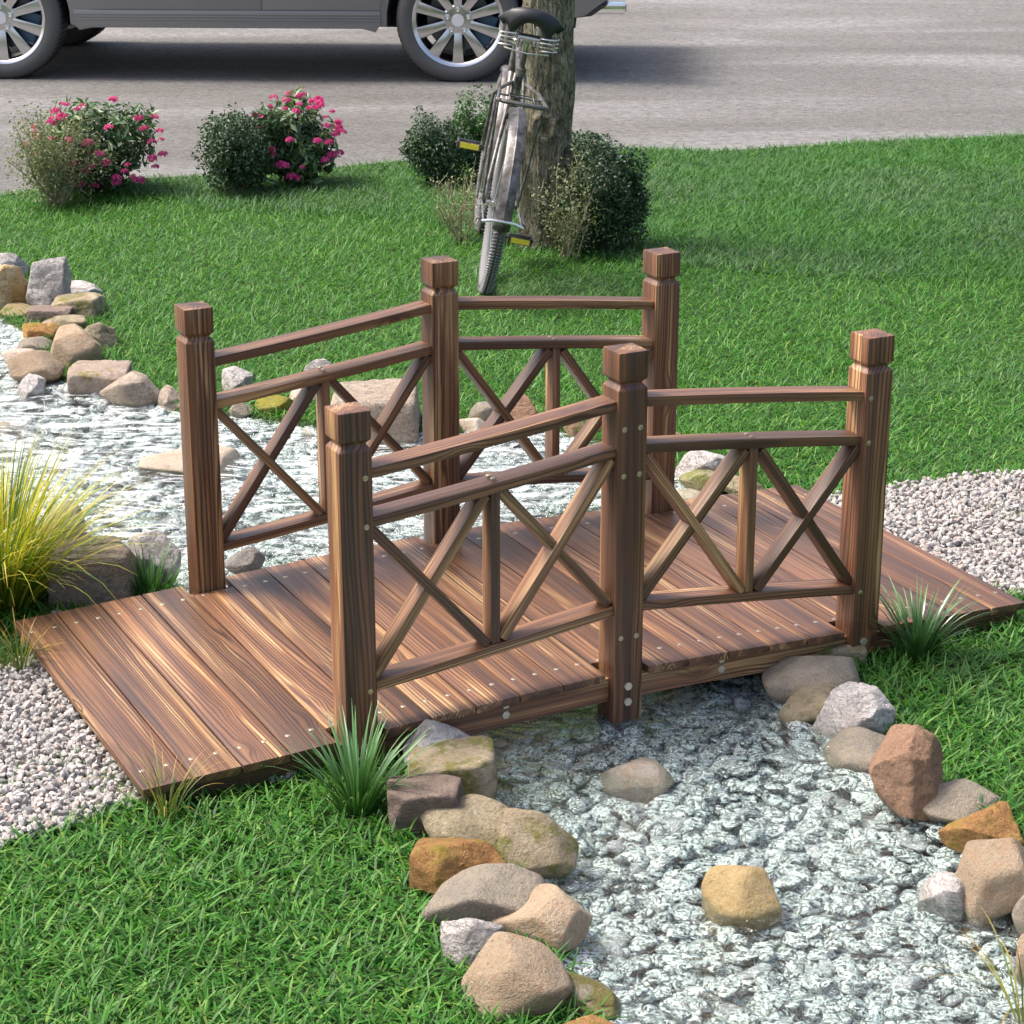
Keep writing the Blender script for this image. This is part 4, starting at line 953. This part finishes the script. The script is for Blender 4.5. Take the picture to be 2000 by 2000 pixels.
# ---------------------------------------------------------------- bicycle leaning on the tree
bike = empty('bicycle', (1.416, 3.544, 0.0)); tag(bike, 'old weathered bicycle seen from behind, leaning against the tree trunk', 'bicycle')
HEAD = R(90-25.2)      # heading of the bicycle
bike.matrix_basis = Matrix.Translation((1.397, 3.554, 0.012)) @ Matrix.Rotation(HEAD, 4, 'Z') @ Matrix.Rotation(R(11), 4, 'X')
WR = 0.335
def wheel(cx, name='wheel', yaw=0.0):
    rt = bpy.data.objects.new(name, None); link(rt, bike); rt.location = (cx, 0, WR); rt.rotation_euler = (0, 0, yaw); rt.empty_display_size = 0.1
    b = MB(); prof = [(WR-0.026+0.022*math.cos(t), 0.023*math.sin(t)) for t in np.linspace(0, 2*math.pi, 14, endpoint=False)]
    b.lathe(prof, 72, closed=True)
    for k in range(150):     # herringbone tread lugs
        a = 2*math.pi*k/150
        for sd in (-1, 1):
            M = Matrix.Rotation(-a, 4, 'Y') @ Matrix.Translation((WR-0.0015, sd*0.0135, 0)) @ Matrix.Rotation(sd*0.62, 4, 'X') @ Matrix.Rotation(sd*R(28), 4, 'Z')
            b.box(-0.005, 0.0030, -0.012, 0.012, -0.0028, 0.0028, M)
    b.build('tyre', MT['bike_tyre'], rt, smooth=True)
    b = MB(); b.lathe([(WR-0.040, -0.012), (WR-0.026, -0.014), (WR-0.026, 0.014), (WR-0.040, 0.012), (WR-0.048, 0)], 64, closed=True); b.build('rim', MT['old_steel'], rt, smooth=True)
    b = MB()
    for k in range(32):
        a = 2*math.pi*k/32; s = 1 if k % 2 else -1
        b.tube([(0.018*math.cos(a+0.9*s), 0.024*s, 0.018*math.sin(a+0.9*s)), ((WR-0.046)*math.cos(a), 0, (WR-0.046)*math.sin(a))], 0.0011, 4, False)
    b.build('spokes', MT['bright_steel'], rt)
    b = MB(); b.lathe([(0, -0.055), (0.008, -0.055), (0.008, -0.03), (0.02, -0.028), (0.02, -0.02), (0.013, -0.018), (0.013, 0.018), (0.02, 0.02), (0.02, 0.028), (0.008, 0.03), (0.008, 0.055), (0, 0.055)], 16); b.build('hub', MT['bright_steel'], rt, smooth=True)
    return rt
wheel(0.0); wheel(1.09, yaw=R(2))
def tubes(name, segs, mat, n=10):
    b = MB()
    for pts, r in segs: b.tube(pts, r, n)
    return b.build(name, MT[mat], bike, smooth=True)
BB = (0.46, 0, 0.285)
tubes('frame', [([BB, (0.30, 0, 0.80)], 0.0155), ([(0.318, 0, 0.755), (0.86, 0, 0.86)], 0.0145), ([BB, (0.885, 0, 0.70)], 0.0165), ([(0.85, 0, 0.92), (0.90, 0, 0.66)], 0.0185),
    ([(0, 0.062, WR), (0.22, 0.030, 0.66), (0.300, 0.016, 0.78)], 0.0085), ([(0, -0.062, WR), (0.22, -0.030, 0.66), (0.300, -0.016, 0.78)], 0.0085),
    ([(0, 0.062, WR), (0.36, 0.034, 0.29), BB], 0.0105), ([(0, -0.062, WR), (0.36, -0.034, 0.29), BB], 0.0105),
    ([(0.46, -0.036, 0.285), (0.46, 0.036, 0.285)], 0.022)], 'old_steel')
tubes('fork', [([(0.90, 0.0, 0.66), (0.94, 0.05, 0.60), (1.09, 0.052, WR)], 0.010), ([(0.90, 0, 0.66), (0.94, -0.05, 0.60), (1.09, -0.052, WR)], 0.010)], 'old_steel')
tubes('seat_post', [([(0.31, 0, 0.78), (0.292, 0, 0.90)], 0.0125), ([(0.304, 0, 0.775), (0.299, 0, 0.805)], 0.021)], 'old_steel')
def guard(cx, a0, a1, name):
    V = []; n = 40; prof = [(-0.033, -0.024), (-0.031, -0.007), (-0.020, 0.0), (-0.006, 0.001), (0, 0.004), (0.006, 0.001), (0.020, 0.0), (0.031, -0.007), (0.033, -0.024)]
    for i in range(n+1):
        a = a0+(a1-a0)*i/n
        for (yy, dr) in prof: V.append((cx+(WR+0.026+dr)*math.cos(a), yy, WR+(WR+0.026+dr)*math.sin(a)))
    m_ = len(prof); F = [(i*m_+k, i*m_+k+1, (i+1)*m_+k+1, (i+1)*m_+k) for i in range(n) for k in range(m_-1)]
    b = MB(); b.add(V, F); o = b.build(name, MT['old_steel'], bike, smooth=True); md = o.modifiers.new('s', 'SOLIDIFY'); md.thickness = 0.0016; return o
guard(0, R(184), R(52), 'mudguard'); guard(1.09, R(200), R(70), 'mudguard')
tubes('mudguard_stay', [([(-0.362, -0.075, 0.335), (-0.372, -0.042, 0.345), (-0.378, 0, 0.348), (-0.372, 0.042, 0.345), (-0.362, 0.075, 0.335)], 0.0058), ([(-0.36, 0.070, 0.335), (0, 0.068, WR)], 0.0032), ([(-0.36, -0.070, 0.335), (0, -0.068, WR)], 0.0032)], 'bright_steel', 8)
tubes('stand', [([(0.0, 0.075, WR-0.02), (-0.30, 0.085, 0.33), (-0.34, 0.080, 0.34)], 0.006), ([(-0.0, -0.078, WR-0.02), (-0.30, -0.085, 0.33), (-0.34, -0.078, 0.34)], 0.006), ([(0.02, 0.09, WR), (0.10, 0.085, 0.72)], 0.0055)], 'old_steel', 8)
# rear carrier
rz = 0.742
tubes('carrier', [([(-0.16, 0.062, rz), (-0.175, 0.085, rz), (-0.16, 0.09, rz), (0.12, 0.075, rz), (0.30, 0.02, rz+0.01)], 0.0072), ([(-0.16, -0.09, rz), (0.12, -0.075, rz), (0.30, -0.02, rz+0.01)], 0.0072),
    ([(-0.155, 0.092, rz), (-0.175, 0.07, rz), (-0.178, 0, rz), (-0.175, -0.07, rz), (-0.155, -0.092, rz)], 0.0085), ([(-0.02, 0.08, rz), (-0.02, -0.08, rz)], 0.004), ([(-0.16, 0.045, rz+0.006), (0.0, 0.045, rz+0.006), (0.0, -0.045, rz+0.006), (-0.16, -0.045, rz+0.006)], 0.0026),
    ([(-0.10, 0.085, rz), (0.0, 0.066, WR)], 0.0048), ([(-0.10, -0.085, rz), (0.0, -0.066, WR)], 0.0048)], 'old_steel', 8)
# saddle: wide at the back, narrow nose
nx_, ny_ = 26, 21; V = []
for i in range(nx_):
    t = i/(nx_-1); x = 0.155+0.27*t; hw_ = 0.122*(1-t)**0.75*(0.35+0.65*min(1, (t+0.06)/0.20)) + 0.022*min(1, t*6+0.3)
    for j in range(ny_):
        u = -1+2*j/(ny_-1); zt = 1.030+0.016*math.cos(t*3) - 0.060*abs(u)**2.6*(1-0.45*t) - (0.045 if i == 0 else 0.016 if i == 1 else 0.004 if i == 2 else 0)
        V.append((x + 0.02*abs(u)**2*(1-t), u*hw_, zt))
F = [(i*ny_+j, i*ny_+j+1, (i+1)*ny_+j+1, (i+1)*ny_+j) for i in range(nx_-1) for j in range(ny_-1)]
b = MB(); b.add(V, F); sad = b.build('saddle', MT['leather'], bike, smooth=True); md = sad.modifiers.new('s', 'SOLIDIFY'); md.thickness = 0.034; md.offset = -1
b = MB()
for sy in (-0.072, 0.072):
    for off in (0,):
        pts = [(0.185+0.02*math.cos(t), sy*1.08+0.034*math.sin(t), 0.885+0.0085*t/1.0) for t in np.linspace(0, 2*math.pi*4.0, 70)]
        pts = [(p[0], p[1], 0.892+0.060*i/69) for i, p in enumerate(pts)]; b.tube(pts, 0.0028, 5)
    b.tube([(0.19, sy*0.5, 0.895), (0.40, sy*0.25, 0.98)], 0.004, 6)
b.tube([(0.19, -0.085, 0.884), (0.16, 0, 0.880), (0.19, 0.085, 0.884)], 0.0035, 6)
b.build('saddle_springs', MT['bright_steel'], bike, smooth=True)
b = MB(); b.tube([(0.262, -0.045, 0.925), (0.262, 0.045, 0.925)], 0.016, 12); b.tube([(0.262, -0.044, 0.912), (0.262, -0.022, 0.912)], 0.0165, 12); b.tube([(0.262, 0.022, 0.912), (0.262, 0.044, 0.912)], 0.0165, 12); b.tube([(0.29, 0, 0.88), (0.262, 0, 0.915)], 0.013, 10)
b.build('saddle_clamp', MT['bright_steel'], bike, smooth=True)
tubes('handlebar', [([(0.85, 0, 0.92), (0.835, 0, 1.06)], 0.012), ([(0.62, 0.27, 1.10), (0.72, 0.26, 1.11), (0.83, 0.15, 1.10), (0.85, 0, 1.06), (0.83, -0.15, 1.10), (0.72, -0.26, 1.11), (0.62, -0.27, 1.10)], 0.011)], 'old_steel')
tubes('grip', [([(0.58, 0.272, 1.098), (0.70, 0.262, 1.110)], 0.016)], 'grip'); tubes('grip', [([(0.58, -0.272, 1.098), (0.70, -0.262, 1.110)], 0.016)], 'grip')
tubes('hanging_grip', [([(0.55, 0.052, 0.99), (0.56, 0.060, 0.90), (0.55, 0.056, 0.84)], 0.015)], 'grip')  # short thick grip piece hanging free beside the saddle
def pedal(y0, sg, z):
    rt = bpy.data.objects.new('pedal', None); link(rt, bike); rt.location = (0.46, y0, z)
    b = MB()
    for dx in (-0.034, 0.026): b.box(dx, dx+0.008, 0, sg*0.098, -0.013, 0.013)
    for yy in (0.0, 0.092): b.box(-0.034, 0.034, sg*yy, sg*(yy+0.006), -0.015, 0.015)
    b.tube([(0, -sg*0.02, 0), (0, sg*0.104, 0)], 0.0055, 8); b.build('pedal_cage', MT['old_steel'], rt)
    b = MB(); b.box(-0.038, -0.0345, sg*0.012, sg*0.086, -0.010, 0.010); b.box(0.0345, 0.038, sg*0.012, sg*0.086, -0.010, 0.010); b.build('reflector', MT['reflector'], rt)
pedal(0.085, 1, 0.453); pedal(-0.085, -1, 0.118)
tubes('crank', [([(0.46, 0.058, 0.285), (0.46, 0.070, 0.455)], 0.009), ([(0.46, -0.058, 0.285), (0.46, -0.070, 0.118)], 0.009), ([(0.46, -0.06, 0.285), (0.46, 0.06, 0.285)], 0.010)], 'bright_steel')
b = MB(); b.lathe([(0.02, -0.050), (0.088, -0.050), (0.092, -0.046), (0.088, -0.043), (0.02, -0.043)], 44, c=(0.46, 0, 0.285)); b.build('chainring', MT['old_steel'], bike)
tubes('chain', [([(0.46, -0.047, 0.377), (0.0, -0.047, 0.375)], 0.0035), ([(0.46, -0.047, 0.193), (0.0, -0.047, 0.297)], 0.0035)], 'old_steel', 5)

# ---------------------------------------------------------------- parked car
car = empty('parked_car', (3.571, 8.322, 0)); tag(car, 'grey car parked on the road, cut by the top picture edge', 'car')
car.rotation_euler = (0, 0, math.atan2(-1.362, 2.412))
WB, CR = 2.768, 0.372      # wheelbase, wheel radius; local x runs to the tail, y away from the camera
def car_wheel(x, y, sg):
    rt = bpy.data.objects.new('wheel', None); link(rt, car); rt.location = (x, y, CR)
    b = MB(); rr = 0.272
    prof = [(rr-0.004, 0.012), (rr+0.018, 0.0), (rr+0.045, -0.006), (CR-0.028, 0.0), (CR-0.010, 0.014), (CR-0.001, 0.034), (CR, 0.06), (CR, 0.19), (CR-0.004, 0.215), (CR-0.03, 0.238), (rr+0.01, 0.24), (rr-0.01, 0.22), (rr-0.01, 0.03)]
    prof = [(r_, sg*(h_)) for r_, h_ in prof]; b.lathe(prof, 96, closed=True)
    b.build('tyre', MT['tyre'], rt, smooth=True)
    b = MB()
    for k in range(72):
        a = 2*math.pi*k/72; M = Matrix.Rotation(a, 4, 'Y'); b.box(CR-0.012, CR+0.0012, sg*0.024 if sg > 0 else -0.24, sg*0.24 if sg > 0 else -0.024, -0.0022, 0.0022, M)
    for yy in (0.085, 0.125, 0.165): b.lathe([(CR+0.0008, sg*(yy-0.004)), (CR+0.0016, sg*yy), (CR+0.0008, sg*(yy+0.004))], 72)
    b.build('tread_grooves', MT['underbody'], rt)
    b = MB(); b.lathe([(rr-0.028, sg*0.030), (rr-0.012, sg*0.012), (rr+0.003, sg*0.006), (rr+0.006, sg*0.016), (rr-0.006, sg*0.030), (rr-0.010, sg*0.20), (rr-0.035, sg*0.20), (rr-0.030, sg*0.06)], 96, closed=True)
    b.build('rim', MT['rim'], rt, smooth=True)
    b = MB()
    for k in range(10):
        a = 2*math.pi*(k+0.5)/10; M = Matrix.Rotation(a, 4, 'Y')
        w0, w1 = 0.022, 0.034; y0, y1 = sg*0.026, sg*0.018; yb = sg*0.062
        P = [(0.070, y0, -w0), (0.070, y0, w0), (rr-0.012, y1, w1), (rr-0.012, y1, -w1), (0.070, yb, -w0*1.3), (0.070, yb, w0*1.3), (rr-0.012, yb, w1*1.25), (rr-0.012, yb, -w1*1.25)]
        b.add([tuple(M @ Vector(p)) for p in P], [(0, 1, 2, 3), (7, 6, 5, 4), (0, 4, 5, 1), (1, 5, 6, 2), (2, 6, 7, 3), (3, 7, 4, 0)])
    b.build('spokes', MT['rim'], rt, bevel=0.004, angle=R(35))
    b = MB(); b.lathe([(0, sg*0.022), (0.082, sg*0.026), (0.092, sg*0.034), (0.092, sg*0.07)], 48); b.build('hub_cap', MT['rim'], rt, smooth=True, angle=R(25))
    b = MB(); b.lathe([(0, sg*0.012), (0.036, sg*0.012), (0.038, sg*0.016), (0.038, sg*0.03)], 32); b.build('centre_badge', MT['tyre_badge'], rt, smooth=True, angle=R(30))
    for k in range(5):
        a = 2*math.pi*k/5 + math.pi/2; b = MB(); b.lathe([(0, sg*0.008), (0.0130, sg*0.006), (0.0155, sg*0.012), (0.0155, sg*0.03)], 12, c=(0.066*math.cos(a), 0, 0.066*math.sin(a))); b.build('lug_nut', MT['chrome'], rt, smooth=True)
    b = MB(); b.lathe([(0.05, sg*0.095), (0.19, sg*0.095), (0.19, sg*0.115), (0.05, sg*0.115)], 48, closed=True); b.build('brake_disc', MT['rim_dark'], rt)
    b = MB(); b.box(0.10, 0.225, min(sg*0.075, sg*0.13), max(sg*0.075, sg*0.13), -0.09, 0.09, Matrix.Rotation(R(20), 4, 'Y')); b.build('brake_caliper', MT['caliper'], rt, bevel=0.01)
    return rt
car_wheel(0, 0.0, 1); car_wheel(-WB, 0.0, 1); car_wheel(0, 1.74, -1); car_wheel(-WB, 1.74, -1)
# body side outline with wheel arches (x to the tail, z up)
AR = 0.425
def arch(cx, n=18):
    a0 = math.asin((0.33-CR)/AR); return [(cx+AR*math.cos(a), CR+AR*math.sin(a)) for a in np.linspace(math.pi-a0, a0, n)]
side = [(-WB-0.86, 0.36), (-WB-0.90, 0.55), (-WB-0.86, 0.78), (-WB-0.70, 0.90), (-WB+0.35, 1.03), (-0.4, 1.08), (0.72, 1.10), (0.86, 1.02), (0.93, 0.72), (0.90, 0.50), (0.76, 0.40), (AR+0.06, 0.35)]
side += arch(0)[::-1] + [(-AR-0.02, 0.33), (-WB+AR+0.02, 0.33)] + arch(-WB)[::-1] + [(-WB-AR-0.05, 0.34)]
b = MB(); b.prism(side, 0.006, 1.734); body = b.build('body', MT['car_paint'], car, bevel=0.018, angle=R(30))
b = MB(); b.box(-WB-0.7, 0.7, 0.26, 1.48, 0.30, 0.62); b.build('underbody', MT['underbody'], car)
# dark liners inside the arches
for cx in (0, -WB):
    b = MB(); pts = arch(cx); b.add([(x, yy, z+0.0) for yy in (0.03, 0.30) for x, z in [(cx+(x_-cx)*0.985, CR+(z_-CR)*0.985) for x_, z_ in pts]], [(i, i+1, len(pts)+i+1, len(pts)+i) for i in range(len(pts)-1)])
    b.build('arch_liner', MT['underbody'], car)
cab = [(-WB+0.35, 1.02), (-WB+1.05, 1.50), (-WB+1.45, 1.60), (-0.25, 1.62), (0.42, 1.52), (0.74, 1.09)]
b = MB(); b.prism(cab, 0.14, 1.60); b.build('cabin', MT['car_paint'], car, bevel=0.02, angle=R(30))
for (x0, x1, x2, x3) in ((-WB+0.62, -WB+1.14, -1.25, -1.25), (-1.17, -1.17, -0.32, -0.32), (-0.24, -0.24, 0.34, 0.56)):
    b = MB(); b.prism([(x0, 1.10), (x1, 1.48 if x1 != x0 else 1.54), (x2, 1.55), (x3 if x3 != x2 else x2, 1.10)], 0.130, 0.138); b.build('window', MT['glass'], car)
b = MB(); b.add([(-WB+0.42, 0.22, 1.075), (-WB+0.42, 1.52, 1.075), (-WB+1.02, 1.45, 1.489), (-WB+1.02, 0.29, 1.489)], [(0, 1, 2, 3)]); ws = b.build('windscreen', MT['glass'], car); ws.location = (-0.012, 0, 0.012)
# doors: thin skins with gaps between them, on the side that faces the camera
xs_d = [(-WB+0.565, -1.178), (-1.170, -0.47)]
for (xa, xb) in xs_d:
    pr = [(xa, 0.428), (xb, 0.428), (xb, 0.98), (xa, 0.96)] if xb < -1.0 else [(xa, 0.428), (xb, 0.428), (xb+0.05, 0.62), (xb+0.14, 0.80), (xb+0.20, 1.0), (xa, 0.98)]
    b = MB(); b.prism(pr, -0.002, 0.010); dr = b.build('door', MT['car_paint'], car, bevel=0.0025, angle=R(30))
    b = MB(); b.tube([(xb-0.26, -0.03, 0.90), (xb-0.06, -0.03, 0.91)], 0.012, 8); b.box(xb-0.26, xb-0.24, -0.03, 0, 0.892, 0.908); b.box(xb-0.08, xb-0.06, -0.03, 0, 0.90, 0.916); b.build('handle', MT['car_paint'], dr)
# ribbed sill
b = MB()
SX0, SX1 = -WB+0.455, -0.462
b.prism([(SX0, 0.425), (SX0, 0.340), (SX0+0.03, 0.306), (SX0+0.11, 0.322), (SX1-0.11, 0.322), (SX1-0.03, 0.302), (SX1, 0.35), (SX1, 0.425)], -0.014, 0.05)
for z0 in (0.368, 0.384, 0.400): b.box(SX0, SX1, -0.019, -0.012, z0, z0+0.008)
b.build('sill', MT['car_paint'], car, bevel=0.002, angle=R(30))
# tail: bumper skirt, exhaust, lamps
b = MB(); b.prism([(0.55, 0.37), (0.80, 0.40), (0.90, 0.47), (0.55, 0.47)], 0.02, 1.72); b.build('rear_bumper', MT['car_trim'], car, bevel=0.01)
for yy in (0.30, 1.44):
    b = MB(); b.box(0.70, 1.005, yy-0.062, yy+0.062, 0.385, 0.455); o = b.build('exhaust_tip', MT['chrome'], car, bevel=0.014, angle=R(30))
    b = MB(); b.box(0.995, 1.0075, yy-0.045, yy+0.045, 0.400, 0.440); b.build('outlet', MT['underbody'], o)
for yy in (0.0, 1.54):
    b = MB(); b.box(0.80, 0.905, yy-0.002, yy+0.20, 0.84, 0.98); b.build('tail_light', MT['lamp_red'], car, bevel=0.01)
    b = MB(); b.box(-WB-0.885, -WB-0.70, yy-0.002, yy+0.20, 0.68, 0.78); b.build('headlight', MT['lamp_clear'], car, bevel=0.01)
bpy.context.view_layer.update()
